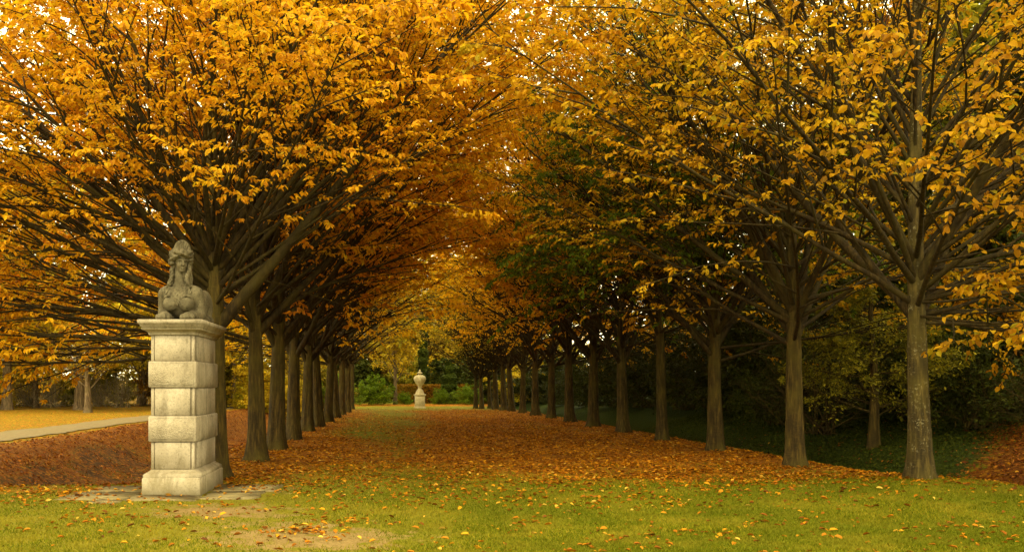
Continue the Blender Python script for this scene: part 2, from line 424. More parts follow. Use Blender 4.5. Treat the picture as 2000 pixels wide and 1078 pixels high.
def along(P, t):
    """P (N,k,3), t (N,m) -> points and tangents (N,m,3)"""
    N, k, _ = P.shape
    f = np.clip(t, 0, 0.9999) * (k - 1); i = f.astype(int); fr = (f - i)[..., None]
    r = np.arange(N)[:, None]
    a, b = P[r, i], P[r, i + 1]
    return a * (1 - fr) + b * fr, unit(b - a)

def side_dirs(rng, tan, sign, ang, roll):
    up = np.array([0, 0, 1.0])
    s = np.cross(tan, up); nn = np.linalg.norm(s, axis=-1, keepdims=True)
    s = np.where(nn < 0.25, unit(np.cross(tan, np.array([1.0, 0.3, 0]))), s / np.maximum(nn, 1e-6))
    n = np.cross(s, tan)
    lat = s * (sign * np.cos(roll))[..., None] + n * np.sin(roll)[..., None]
    return unit(tan * np.cos(ang)[..., None] + lat * np.sin(ang)[..., None])

class Tree: pass

def trunk_mesh(rng, name, h, r0, rtop, lean=(0, 0), flare=0.75, sides=22, bend=0.08):
    zs = np.concatenate([[-0.25, 0, 0.05, 0.12, 0.22, 0.4, 0.7], np.linspace(1.1, h, max(5, int(h * 2.2)))])
    a = np.linspace(0, 2 * math.pi, sides, endpoint=False)
    ph = rng.uniform(0, 7, 6)
    V = []; path = []
    for z in zs:
        t = max(z, 0) / h
        cx = lean[0] * t + bend * math.sin(2.2 * t * 3 + ph[0]) * t; cy = lean[1] * t + bend * math.sin(2 * t * 3 + ph[1]) * t
        r = r0 + (rtop - r0) * t ** 0.85
        fl = flare * 0.8 * math.exp(-max(z, 0) / 0.26)
        prof = 1 + fl * (0.72 + 0.55 * np.cos(5 * a + ph[2]) * 0.5 + 0.25 * np.cos(3 * a + ph[3])) \
            + 0.06 * np.cos(3 * a + ph[4] + z * 0.5) + 0.05 * np.cos(6 * a + ph[5] - z * 0.4) + 0.02 * rng.normal(0, 1, sides)
        rr = r * prof
        V.append(np.stack([cx + rr * np.cos(a), cy + rr * np.sin(a), np.full(sides, z)], 1)); path.append((cx, cy, z, r))
    s0 = np.arange(sides); s1 = (s0 + 1) % sides
    q = np.concatenate([np.stack([j * sides + s0, j * sides + s1, (j + 1) * sides + s1, (j + 1) * sides + s0], 1) for j in range(len(zs) - 1)])
    me = mesh_np(name, np.concatenate(V), [q, np.array([s0 + (len(zs) - 1) * sides])], True)
    return me, np.array(path)

def make_tree(seed, h=8.5, r0=0.22, limbs=None, n_light=26, zlo=2.5, zhi=5.8, lmin=6.0, lmax=8.4, side=0.0, elo=(28, 14, 6),
              heavy=5, sec=14, twig=10, nleaf=10, leaf=(0.055, 0.112), lw=0.52, lean=(0, 0), simple=False, zheavy=(2.4, 3.6), dens=1.0, droop=0.35, bare=0.2, flare=0.75, thin=99.0, inn=0.2):
    """one template: trunk mesh, limb meshes (each with its side branches), crown mesh.
       side: azimuth of the avenue, elo: lowest limb angle towards / along / away from the avenue"""
    rng = np.random.default_rng(seed)
    T = Tree()
    T.trunk, path = trunk_mesh(rng, 'trunk', h, r0, 0.025, lean, flare)
    def ax(z):
        z = np.asarray(z, float)
        return np.stack([np.interp(z, path[:, 2], path[:, 0]), np.interp(z, path[:, 2], path[:, 1]), z], -1), np.interp(z, path[:, 2], path[:, 3])
    az, el, ln, rb, zz = [], [], [], [], []
    for (a_, e_, l_, r_, z_) in (limbs or []):
        az.append(R(a_)); el.append(R(e_)); ln.append(l_); rb.append(r_); zz.append(z_)
    def lowest(a):
        c = math.cos(a - side)
        return elo[1] + (elo[0] - elo[1]) * c if c > 0 else elo[1] + (elo[1] - elo[2]) * c
    a = rng.uniform(0, 7)
    for i in range(heavy):
        a += 2 * math.pi / max(heavy, 1) + rng.normal(0, 0.25)
        e = max(lowest(a) + 12, rng.uniform(42, 66))
        az.append(a); el.append(R(e)); ln.append(rng.uniform(lmin, lmax) * 1.05); rb.append(rng.uniform(0.062, 0.1)); zz.append(rng.uniform(*zheavy))
    for i in range(n_light):
        a += 2.39996 + rng.normal(0, 0.2)
        t = (i + rng.uniform(0, 1)) / n_light
        z = zlo + (zhi - zlo) * t
        e = lowest(a) + (76 - lowest(a)) * min(1, max(0, 0.05 + 0.8 * t + rng.normal(0, 0.12)))
        az.append(a); el.append(R(e)); ln.append(rng.uniform(lmin, lmax) * (1 - 0.2 * t)); rb.append(rng.uniform(0.028, 0.05) * (1.1 - 0.3 * t)); zz.append(z)
    # leader tips
    for i in range(4):
        az.append(rng.uniform(0, 7)); el.append(R(rng.uniform(55, 85))); ln.append(rng.uniform(2.4, 3.6)); rb.append(0.03); zz.append(rng.uniform(h * 0.72, h * 0.97))
    az, el, ln, rb, zz = map(np.array, (az, el, ln, rb, zz))
    p0, tr = ax(zz)
    d0 = np.stack([np.cos(az) * np.cos(el), np.sin(az) * np.cos(el), np.sin(el)], -1)
    k1 = 11
    L1 = grow(rng, p0 + d0 * 0.02, d0, ln, k1, up=0.22, wig=0.045, droop=0.25)
    R1 = rb[:, None] * (1 - np.linspace(0, 1, k1) ** 0.8 * 0.86)[None]
    n1 = len(az)
    # sub-limbs run almost parallel: the fan of long lines
    ts = np.clip(np.linspace(bare, 0.97, sec)[None] + rng.normal(0, 0.02, (n1, sec)), 0.05, 0.985)
    pp, tt = along(L1, ts)
    sign = np.where((np.arange(sec)[None] + rng.integers(0, 2, (n1, 1))) % 2 == 0, 1.0, -1.0)
    d2 = side_dirs(rng, tt, sign, R(30) + rng.normal(0, 0.14, ts.shape), rng.normal(0.0, 0.5, ts.shape))
    l2 = (2.7 * (1 - ts) ** 0.6 + 0.55) * rng.uniform(0.7, 1.15, ts.shape) * (ln / 6.0)[:, None]
    k2 = 6
    L2 = grow(rng, pp.reshape(-1, 3), d2.reshape(-1, 3), l2.ravel(), k2, up=0.05, wig=0.06, droop=droop)
    r2 = np.minimum(0.4 * rb[:, None] * (1 - 0.6 * ts) + 0.004, 0.022)
    R2 = r2.reshape(-1, 1) * (1 - np.linspace(0, 1, k2) * 0.75)[None]
    own2 = np.repeat(np.arange(n1), sec)
    # twigs
    n2 = len(L2)
    t3 = np.linspace(0.22, 0.98, twig)[None] + rng.normal(0, 0.03, (n2, twig))
    pp, tt = along(L2, t3)
    sign = np.where((np.arange(twig)[None] + rng.integers(0, 2, (n2, 1))) % 2 == 0, 1.0, -1.0)
    d3 = side_dirs(rng, tt, sign, R(42) + rng.normal(0, 0.2, t3.shape), rng.normal(-0.1, 0.35, t3.shape))
    l3 = rng.uniform(0.28, 0.75, t3.shape) * (1.1 - 0.5 * t3)
    k3 = 4
    inner = sstep(np.repeat(ts.reshape(-1), twig), bare + 0.02, bare + 0.34) * (1 - inn) + inn
    keep = rng.uniform(0, 1, n2 * twig) < dens * inner
    in2 = sstep(ts.reshape(-1), bare, bare + 0.3)
    L3 = grow(rng, pp.reshape(-1, 3)[keep], d3.reshape(-1, 3)[keep], l3.ravel()[keep], k3, up=0.0, wig=0.08, droop=0.35)
    R3 = np.full((len(L3), 1), 0.0032) * (1 - np.linspace(0, 1, k3) * 0.5)[None]
    own3 = np.repeat(own2, twig)[keep]
    T.limbs = []
    for i in range(n1):
        mb = MB()
        add_tubes(mb, L1[i:i + 1], R1[i:i + 1], 8)
        add_tubes(mb, L2[own2 == i], R2[own2 == i], 4)
        add_tubes(mb, L3[own3 == i], R3[own3 == i], 3)
        T.limbs.append(mb.mesh('limb', True))
    # leaves along twigs and on the ends of the branches
    mb = MB()
    for (LL, m, a, b) in ((L3, nleaf, 0.12, 1.0), (L2[in2 > 0.4], 7, 0.5, 1.0)):
        n = len(LL)
        t = np.linspace(a, b, m)[None] + rng.normal(0, 0.03, (n, m))
        pp, tt = along(LL, t)
        sign = np.where((np.arange(m)[None] + rng.integers(0, 2, (n, 1))) % 2 == 0, 1.0, -1.0)
        dd = side_dirs(rng, tt, sign, R(50) + rng.normal(0, 0.3, t.shape), rng.normal(-0.25, 0.5, t.shape))
        dd = unit(dd + np.array([0, 0, -0.28]) + rng.normal(0, 0.18, dd.shape))
        nr = unit(np.array([0, 0, 1.0]) + rng.normal(0, 0.5, dd.shape))
        N = n * m; kp = rng.uniform(0, 1, N) < dens * np.where(pp.reshape(-1, 3)[:, 2] > thin + rng.normal(0, .5, N), .3, 1)
        le = rng.uniform(*leaf, N)
        add_leaves(mb, pp.reshape(-1, 3)[kp], dd.reshape(-1, 3)[kp], nr.reshape(-1, 3)[kp], le[kp], (le * lw * rng.uniform(0.85, 1.2, N))[kp], simple=simple)
    T.crown = mb.mesh('crown')
    return T

def plant(T, name, loc, rz=0.0, sc=1.0, leaf='orange', bark=None, label=None, cat='tree', group=None, mirror=False, tilt=0.0):
    z = float(G(loc[0], loc[1]))
    root = empty(name, (loc[0], loc[1], z), rz)
    if tilt: root.rotation_euler = (RNG.normal(0, tilt), RNG.normal(0, tilt), rz)
    root.scale = (sc, -sc if mirror else sc, sc)
    link('trunk', T.trunk, root, bark or M_BARK)
    for me in T.limbs: link('limb', me, root, M_BRANCH)
    link('crown', T.crown, root, M_LEAF[leaf])
    return tag(root, label, cat, group)

# lighter template for far / background plants : few stems, leaves in sprays through the crown's volume
def make_bush(seed, h, rad, n_stem=9, sec=7, twig=6, nleaf=6, leaf=(0.1, 0.16), lw=0.5, trunk=None, zlo=0.1, cone=False, simple=True, leafy=True, stem_r=0.03, elo=15, ehi=85):
    rng = np.random.default_rng(seed); T = Tree()
    T.trunk = None
    if trunk:
        T.trunk, path = trunk_mesh(rng, 'trunk', trunk[0], trunk[1], 0.03, sides=14, flare=0.5)
    n = n_stem
    z0 = zlo + (h * 0.82 - zlo) * (np.arange(n) / n if trunk else np.zeros(n))
    az = np.arange(n) * 2.39996 + rng.normal(0, 0.3, n)
    if trunk:
        t = z0 / h
        ln = rad * (1.05 - t) ** (1.0 if cone else 0.45) * rng.uniform(0.8, 1.15, n) + 0.3
        el = np.radians((rng.uniform(-12, 12, n) + 10) if cone else rng.uniform(10, 50, n) + 25 * t)
    else:
        el = np.radians(np.linspace(elo, ehi, n) + rng.normal(0, 5, n))
        ln = 1 / np.sqrt((np.cos(el) / rad) ** 2 + (np.sin(el) / h) ** 2) * rng.uniform(0.75, 1.0, n)
    p0 = np.stack([0 * az, 0 * az, z0], -1)
    if not trunk: p0[:, :2] += rng.normal(0, rad * 0.12, (n, 2))
    d0 = np.stack([np.cos(az) * np.cos(el), np.sin(az) * np.cos(el), np.sin(el)], -1)
    L1 = grow(rng, p0, d0, ln, 7, up=0.25, wig=0.07, droop=0.3)
    R1 = np.full((n, 1), stem_r) * (1 - np.linspace(0, 1, 7) * 0.8)[None]
    ts = np.linspace(0.2, 0.98, sec)[None] + rng.normal(0, 0.03, (n, sec))
    pp, tt = along(L1, ts)
    sg = np.where((np.arange(sec)[None] + rng.integers(0, 2, (n, 1))) % 2 == 0, 1.0, -1.0)
    d2 = side_dirs(rng, tt, sg, R(45) + rng.normal(0, 0.2, ts.shape), rng.normal(0.1, 0.7, ts.shape))
    l2 = ln[:, None] * 0.42 * (1.15 - ts) * rng.uniform(0.7, 1.2, ts.shape) + 0.12
    L2 = grow(rng, pp.reshape(-1, 3), d2.reshape(-1, 3), l2.ravel(), 5, wig=0.1, droop=0.2)
    R2 = np.full((len(L2), 1), stem_r * 0.35) * (1 - np.linspace(0, 1, 5) * 0.7)[None]
    t3 = np.linspace(0.15, 1.0, twig)[None] + rng.normal(0, 0.04, (len(L2), twig))
    pp, tt = along(L2, t3)
    sg = np.where((np.arange(twig)[None]) % 2 == 0, 1.0, -1.0) * np.ones((len(L2), 1))
    d3 = side_dirs(rng, tt, sg, R(45) + rng.normal(0, 0.25, t3.shape), rng.normal(0.1, 0.7, t3.shape))
    l3 = np.repeat(l2.reshape(-1, 1), twig, 1) * rng.uniform(0.25, 0.5, t3.shape)
    L3 = grow(rng, pp.reshape(-1, 3), d3.reshape(-1, 3), l3.ravel(), 4, wig=0.1, droop=0.2)
    R3 = np.full((len(L3), 1), stem_r * 0.13) * (1 - np.linspace(0, 1, 4) * 0.5)[None]
    mb = MB(); add_tubes(mb, L1, R1, 6); add_tubes(mb, L2, R2, 4); add_tubes(mb, L3, R3, 3)
    T.limbs = [mb.mesh('branches', True)]
    T.crown = None
    if leafy:
        mb = MB()
        t = np.linspace(0.1, 1.0, nleaf)[None] + rng.normal(0, 0.04, (len(L3), nleaf))
        pp, tt = along(L3, t)
        sg = np.where((np.arange(nleaf)[None]) % 2 == 0, 1.0, -1.0) * np.ones((len(L3), 1))
        dd = side_dirs(rng, tt, sg, R(55) + rng.normal(0, 0.3, t.shape), rng.normal(0, 0.7, t.shape))
        dd = unit(dd + np.array([0, 0, -0.2]) + rng.normal(0, 0.25, dd.shape)).reshape(-1, 3)
        nr = unit(np.array([0, 0, 1.0]) + rng.normal(0, 0.6, dd.shape))
        N = len(dd); le = rng.uniform(*leaf, N)
        add_leaves(mb, pp.reshape(-1, 3) + rng.normal(0, 0.03, (N, 3)), dd, nr, le, le * lw * rng.uniform(0.8, 1.25, N), simple=simple)
        T.crown = mb.mesh('foliage')
    return T

def plant_bush(T, name, loc, rz, sc, leaf, bark, label, cat, group=None, dz=0.0):
    z = float(G(loc[0], loc[1])) + dz
    root = empty(name, (loc[0], loc[1], z), rz); root.scale = (sc,) * 3 if not isinstance(sc, tuple) else sc
    if T.trunk: link('trunk', T.trunk, root, bark)
    link('branches', T.limbs[0], root, bark)
    if T.crown: link('foliage', T.crown, root, M_LEAF[leaf])
    return tag(root, label, cat, group)

ORD = 'first second third fourth fifth sixth seventh eighth ninth tenth eleventh twelfth thirteenth fourteenth fifteenth sixteenth seventeenth eighteenth'.split()

def build_avenue():
    # heavy forked tree behind the sphinx pillar
    forked = make_tree(101, inn=.32, thin=8.6, h=9.5, r0=0.24, limbs=[
        (0, 52, 7.5, 0.13, 2.6), (-20, 66, 7.2, 0.09, 3.4), (100, 72, 7.5, 0.11, 3.2), (178, 40, 7.2, 0.10, 3.2), (200, 50, 7.0, 0.09, 3.5),
        (170, 30, 7.0, 0.07, 3.0), (190, 12, 6.6, 0.055, 2.5), (205, 4, 6.2, 0.05, 2.3), (165, 6, 6.0, 0.045, 2.5), (215, 22, 6.6, 0.06, 2.9),
        (228, 38, 6.4, 0.06, 3.4), (240, 58, 6.8, 0.07, 3.8), (300, 40, 6.2, 0.06, 3.7), (270, 48, 6.0, 0.06, 3.9), (330, 36, 6.6, 0.06, 3.6), (255, 32, 5.6, 0.05, 3.6), (-12, 46, 8.6, 0.07, 3.6), (-35, 50, 8.4, 0.06, 4.0), (8, 55, 8.8, 0.06, 4.2), (-25, 38, 8.0, 0.055, 3.3), (-50, 44, 7.4, 0.05, 3.9), (-5, 34, 7.6, 0.05, 3.2), (185, 20, 7.2, 0.045, 2.9), (197, 28, 7.0, 0.045, 3.1), (175, 24, 7.0, 0.04, 3.2), (210, 14, 6.6, 0.04, 2.6), (182, 34, 7.2, 0.05, 3.6), (220, 30, 6.8, 0.045, 3.3), (193, 62, 7.4, 0.06, 3.8), (235, 46, 7.0, 0.05, 4.0), (168, 14, 6.5, 0.035, 2.8), (203, -2, 5.6, 0.035, 2.2), (195, -5, 6.4, .03, 2.3), (181, -4, 6.5, .03, 2.4), (208, 8, 6.6, .032, 2.6), (188, 6, 6.8, .032, 2.6)],
        heavy=2, n_light=28, zlo=2.8, zhi=6.5, lmin=6.2, lmax=8.2, elo=(28, 16, 0), sec=14, twig=11, nleaf=14)
    second = make_tree(102, thin=12, h=9.0, r0=0.215, limbs=[(10, 42, 7.0, 0.1, 2.7), (35, 58, 7.0, 0.09, 3.0), (-30, 50, 6.5, 0.08, 3.1), (-10, 54, 8.8, 0.06, 4.0), (20, 48, 8.8, 0.06, 3.8), (0, 58, 10.5, .05, 4.1), (14, 62, 10.5, .05, 4.3), (-18, 60, 10, .045, 4.2), (-40, 46, 8.0, 0.05, 3.9), (5, 36, 8.2, 0.05, 3.3), (190, 15, 6.5, 0.04, 2.6), (170, 20, 6.5, 0.04, 2.9), (205, 10, 6.2, 0.04, 2.5)], heavy=4, zlo=2.7, twig=10, nleaf=11)
    # first tree of the far row : nearer to the camera, large sparse leaves
    first_r = make_tree(103, inn=.6, thin=8.2, h=9.5, r0=0.17, flare=.5, lmax=8.8, limbs=[(40, 45, 6.0, 0.075, 2.35), (120, 58, 6.5, 0.07, 2.4), (330, 48, 5.5, .04, 3.4), (20, 20, 5, .035, 2.7), (290, 25, 6.2, .04, 3.2), (265, 40, 6.4, .045, 3.6), (0, 5, 4.6, .03, 2.5), (315, -4, 4.6, .03, 2.4), (350, 30, 5, .035, 3.1), (250, 30, 6.4, 0.042, 2.6), (285, 35, 6.2, 0.042, 2.8), (320, 22, 5.6, 0.04, 2.7), (220, 45, 6.8, 0.05, 3.0), (345, 10, 5.0, 0.035, 2.5), (300, 8, 5.2, 0.035, 2.7), (276, -10, 4.4, .024, 2.5), (288, -4, 4.6, .024, 2.7), (350, -10, 3.6, .024, 2.5), (10, -6, 3.8, .024, 2.6), (335, -14, 4.0, .024, 2.5), (25, 0, 4.2, .026, 2.9)],
                        side=math.pi, heavy=4, n_light=30, sec=13, twig=8, nleaf=9, zlo=2.6, elo=(26, 14, 8), leaf=(0.065, 0.13), lw=0.64, dens=0.95)
    second_r = make_tree(104, inn=.6, thin=11.5, h=9.0, r0=0.19, flare=.55, lmax=9.2, lmin=6.6, limbs=[(165, 44, 7.0, 0.085, 2.9), (200, 56, 6.6, 0.08, 3.1), (40, 42, 5.5, 0.09, 2.5), (90, 52, 6.0, 0.08, 2.9), (150, 33, 5.5, 0.05, 2.4), (172, 52, 9.6, .045, 3.9), (188, 60, 10, .045, 4.2), (160, 58, 9.6, .045, 4.0), (200, 48, 9, .04, 3.6)], side=math.pi, heavy=4, sec=14, twig=9, nleaf=11, dens=0.92, elo=(28, 12, 6), zlo=2.5)
    third_r = make_tree(105, inn=.6, thin=11, h=9.0, r0=0.195, flare=.55, lmax=9.2, lmin=6.6, limbs=[(160, 40, 7.0, 0.085, 2.55), (15, 55, 6.0, 0.11, 2.6), (190, 46, 6.4, 0.07, 2.3), (355, 14, 4.5, 0.045, 2.2), (100, 60, 6.2, 0.09, 2.9), (175, 56, 10, .045, 3.9), (190, 62, 10.4, .045, 4.2), (162, 60, 10, .045, 4.0), (205, 54, 9.4, .04, 3.6)], side=math.pi, heavy=4, sec=14, twig=9, nleaf=11, dens=0.6, elo=(28, 10, 4), zlo=2.5)
    tall = make_tree(106, h=10.5, r0=0.165, limbs=[(a, e, 7.9 if zz < 6 else 6.6, .035, zz) for a, e, zz in ((238, 3, 4.0), (246, 7, 4.5), (256, 2, 4.2), (266, 6, 4.3), (274, 8, 4.7), (284, 6, 4.4), (250, 16, 5.1), (270, 14, 5.0), (245, 12, 4.3), (262, 18, 4.9), (280, 16, 4.9), (290, 10, 4.6), (242, 30, 5.4), (258, 36, 6.0), (275, 34, 5.8), (235, 22, 5.2), (288, 28, 5.6), (248, 45, 6.8), (268, 48, 7.2), (300, 20, 5.0), (280, 50, 7.4), (255, 60, 7.8))], heavy=2, n_light=34, zlo=2.9, zhi=9, lmin=4.4, lmax=6.4, side=math.pi, elo=(14, 8, 2), sec=12, twig=10, nleaf=10, leaf=(0.09, 0.13), lw=0.5, droop=0.75)
    gen = [make_tree(110 + i, limbs=[(-15, 58, 10, .055, 3.4), (10, 62, 10.5, .055, 3.8), (25, 55, 9.6, .05, 3.6), (-32, 64, 10, .05, 4.0), (4, 50, 9.4, .045, 3.4)] if i < 2 else None, h=9.0, r0=0.19, heavy=5, n_light=32, sec=13, twig=9, nleaf=9, leaf=(0.11, 0.15), lw=0.6, zlo=2.35, zheavy=(2.1, 3.0), lmax=8.8, dens=(0.88, 0.62, 0.62, 0.42)[i], flare=(.75, .9, .6, .7)[i], inn=.45, thin=(99, 9.6, 9.6, 8.2)[i], lean=[(0, 0), (.35, .2), (-.3, .25), (.2, -.3)][i]) for i in range(4)]
    print('templates', round(time.time() - T0, 1))
    LX = [(-3.14, 15.4), (-2.94, 18.9), (-2.95, 22.3), (-2.98, 26.4), (-3.06, 31.6), (-2.94, 34.9), (-2.9, 39.2), (-2.87, 44.6), (-2.86, 49.5), (-2.78, 54.3), (-2.85, 60.8)]
    for i, (x, y) in enumerate(LX):
        rz = RNG.normal(0, 0.15); mir = bool(i % 2)
        if i == 0: T, rz, mir, lab = forked, 0, False, 'amber avenue tree forking into heavy limbs just behind the sphinx pillar'
        elif i == 1: T, rz, mir, lab = second, 0, False, 'thick straight-trunked orange avenue tree next beyond the forked tree at the sphinx pillar'
        else: T, lab = (gen[0] if i < 5 else gen[1 + i % 2] if i < 8 else gen[3]), ('orange' if i < 8 else 'golden') + f' avenue tree on the ditch edge, {ORD[i]} trunk from the sphinx pillar'
        plant(T, 'avenue_tree', (x, y), rz, 1 if i < 2 else RNG.uniform(1.08, 1.2), 'orange' if i < 4 else 'golden' if i < 8 else 'yellow', None, lab, 'tree', 'avenue trees beside the ditch', mir, 0 if i == 0 else .012)  # farther crowns get brighter leaf colours that stand in for the glow there
    RX = [(8.1, 13.35), (8.1, 17.5), (8.1, 21.75), (8.1, 26.1), (8.1, 30.5), (8.1, 35.0), (8.1, 39.6), (8.1, 44.1), (8.05, 48.7), (8.0, 53.1), (7.8, 56.6), (7.6, 59.0), (7.35, 61.5), (7.2, 63.8), (6.5, 62.8), (6.15, 63.8)]
    for i, (x, y) in enumerate(RX):
        rz = math.pi + RNG.normal(0, 0.15); mir = bool(i % 2); leaf = 'amber'; bark = None; sc = 1.0
        if i == 0: T, rz, mir, bark, lab = first_r, 0, False, M_BARK_L, 'avenue tree with pale lichen marks on its trunk at the crest of the lawn'
        elif i == 1: T, rz, mir, lab = second_r, 0, False, 'amber avenue tree on the ivy bank, next after the tree with pale lichen marks'
        elif i == 2: T, rz, mir, lab = third_r, 0, False, 'avenue tree with big upswept side limb, beside the slender green-leaved tree'
        elif i == 3: T, rz, mir, leaf, lab = tall, 0, False, 'green', 'slender straight avenue tree still carrying dark green leaves among amber ones'
        else: T, sc, lab = (gen[0] if i < 6 else gen[1 + i % 2] if i < 10 else gen[3]), RNG.uniform(1.04, 1.2), ('orange' if i < 10 else 'golden') + f' avenue tree before the dark evergreens, {ORD[i]} trunk from the lichen-marked one'
        if i >= 13: sc *= 0.8
        if i >= 4: leaf = 'orange' if i < 6 else 'golden'
        if i >= 10: leaf = 'yellow'  # yellow puts the glow at the avenue's end into the leaf colour
        plant(T, 'avenue_tree', (x, y), rz, sc, leaf, bark, lab, 'tree', 'avenue trees beside the evergreens', mir, .012 if i < 3 else .02)

def build_background():
    pale = make_bush(301, 12, 5.0, n_stem=26, sec=9, twig=8, nleaf=7, leaf=(0.2, 0.34), lw=0.6, trunk=(10.5, 0.24), zlo=1.8, stem_r=0.06)
    broad = make_bush(302, 13, 6.0, n_stem=30, sec=9, twig=8, nleaf=7, leaf=(0.2, 0.34), lw=0.6, trunk=(11, 0.28), zlo=1.2, stem_r=0.07)
    small = make_bush(303, 6.5, 4.2, n_stem=20, sec=8, twig=8, nleaf=7, leaf=(0.11, 0.18), lw=0.55, trunk=(5.6, 0.23), zlo=1.3, stem_r=0.045)
    conif = make_bush(304, 14, 4.0, n_stem=54, sec=10, twig=8, nleaf=8, leaf=(0.14, 0.26), lw=0.28, trunk=(13.4, 0.26), zlo=0.8, cone=True, stem_r=0.05)
    laurel = make_bush(305, 4.4, 2.9, n_stem=26, sec=8, twig=7, nleaf=7, leaf=(0.12, 0.2), lw=0.42, stem_r=0.03)
    rhod = make_bush(306, 2.5, 2.0, n_stem=24, sec=8, twig=7, nleaf=8, leaf=(0.1, 0.17), lw=0.38, stem_r=0.025, elo=8)
    scrub = make_bush(307, 2.3, 2.0, n_stem=30, sec=9, twig=7, leafy=False, stem_r=0.018, elo=25)
    hem = make_bush(308, 4.2, 2.4, n_stem=26, sec=9, twig=8, nleaf=8, leaf=(0.07, 0.11), lw=0.4, trunk=(4.0, 0.13), zlo=0.7, cone=True, stem_r=0.025)
    briar = make_bush(309, 3.2, 2.2, n_stem=26, sec=8, twig=6, leafy=False, stem_r=0.02, elo=20)
    # beyond the path
    plant_bush(small, 'small_tree', (-18.7, 53.5), 0.4, 1.0, 'yellow', M_BARK_G, 'small yellow tree with short grey trunk on the grass beyond the gravel path', 'tree')
    sites = [(-27.5, 66), (-24.6, 63), (-22.0, 65), (-19.6, 62.5), (-17.0, 66), (-30.5, 64)]
    for i, (x, y) in enumerate(sites):
        plant_bush(scrub, 'bare_shrub', (x, y), i * 1.3, RNG.uniform(0.95, 1.2), None, M_BARK_T, 'pale leafless twiggy shrub in the thicket behind the small yellow tree', 'shrub', 'leafless shrubs behind the small yellow tree')
    belt = [(-44, 70, 'yellow', pale, 1.05), (-37, 62, 'yellow', broad, .95), (-38, 84, 'olive', broad, 1.1), (-30, 76, 'yellow', pale, 1.05), (-25, 88, 'russet', broad, 1.1), (-22, 76, 'yellow', broad, .9),
            (-16, 84, 'yellow', pale, 1.0), (-12, 74, 'yellow', broad, .8), (-32, 46, 'olive', pale, .8), (-9, 88, 'olive', pale, 1.0), (-52, 90, 'olive', broad, 1.2), (-27, 66, 'yellow', broad, .85), (-34, 72, 'olive', broad, 1.0), (-20, 70, 'yellow', pale, .9), (-10.5, 80, 'yellow', broad, 1.0), (-15.5, 72, 'yellow', pale, .85), (-40, 54, 'yellow', broad, .8), (-8, 70, 'yellow', small, 1.0), (-13.5, 62, 'yellow', small, .9)]
    for i, (x, y, lf, T, sc) in enumerate(belt):
        nm = {'yellow': 'yellow-leaved', 'olive': 'olive-green', 'russet': 'russet-leaved'}[lf]
        plant_bush(T, 'woodland_tree', (x, y), i * 1.1, sc, lf, M_BARK_G, f'{nm} woodland tree in the belt beyond the gravel path and grass', 'tree', f'{nm} trees beyond the gravel path')
    for i, (x, y, lf, T, sc) in enumerate([(-21.5, 60, 'yellow', broad, 1.35), (-26.5, 60, 'yellow', pale, 1.5), (-16.3, 60.5, 'yellow', pale, 1.2), (-31, 57, 'yellow', broad, 1.05), (-12, 66, 'yellow', pale, 1.0), (-35.5, 53, 'olive', broad, .95)]):
        nm = {'yellow': 'yellow-leaved', 'olive': 'olive-green'}[lf]
        plant_bush(T, 'woodland_tree', (x, y), 2 + i * 1.9, sc, lf, M_BARK_G, f'{nm} woodland tree in the belt beyond the gravel path and grass', 'tree', f'{nm} trees beyond the gravel path')
    under = make_bush(310, 4.0, 3.6, n_stem=28, sec=9, twig=8, nleaf=7, leaf=(0.16, 0.26), lw=0.55, stem_r=0.03, elo=5)
    for i, (x, y, lf, sc) in enumerate([(-35, 66, 'olive', 1.2), (-29, 70, 'yellow', 1.1), (-24, 71, 'olive', 1.0), (-18, 72, 'russet', 1.0), (-13, 68, 'olive', 1.0), (-9.5, 64, 'yellow', .9), (-6.5, 78, 'olive', 1.0), (-10, 95, 'yellow', 1.3), (-17, 90, 'olive', 1.4), (-26, 98, 'olive', 1.5), (-40, 78, 'yellow', 1.4), (-7, 62, 'yellow', .7), (-42, 60, 'russet', 1.2), (-50, 76, 'olive', 1.5)]):
        nm = {'yellow': 'yellow', 'olive': 'olive-green', 'russet': 'russet'}[lf]
        plant_bush(under, 'autumn_bush', (x, y), i * 1.7, sc, lf, M_BARK, f'{nm} bush in the undergrowth at the foot of the woodland belt beyond the path', 'shrub', f'{nm} bushes beyond the gravel path')
    # end of the avenue
    plant_bush(rhod, 'rhododendron', (-1.5, 71.5), 0.3, (1.0, 1, 1.0), 'rhododendron', M_BARK, 'large bright green rhododendron mound beside the bare brown trunk', 'shrub')
    plant_bush(rhod, 'rhododendron', (1.05, 71.8), 1.3, 0.42, 'rhododendron', M_BARK, 'small green shrub between the bare brown trunk and the urn pedestal', 'shrub')
    plant_bush(rhod, 'rhododendron', (6.3, 72.5), 2.3, (0.85, .8, .65), 'rhododendron', M_BARK, 'low green rhododendron under the dark ivy column', 'shrub')
    plant_bush(rhod, 'rhododendron', (4.1, 73.2), 4.3, (0.5, .5, .55), 'rhododendron', M_BARK, 'low green shrub close to the urn pedestal, towards the ivy column', 'shrub')
    plant_bush(rhod, 'rhododendron', (-4.4, 74), 3.3, (1.0, 1, 1.05), 'rhododendron', M_BARK, 'green rhododendron half hidden by the last trunks of the ditch row', 'shrub')
    plant_bush(pale, 'bare_trunk_tree', (0.3, 72.6), 0.3, (.75, .75, .9), 'yellow', M_BARK_G, 'tree with thick bare brown trunk between rhododendron mound and urn', 'tree')
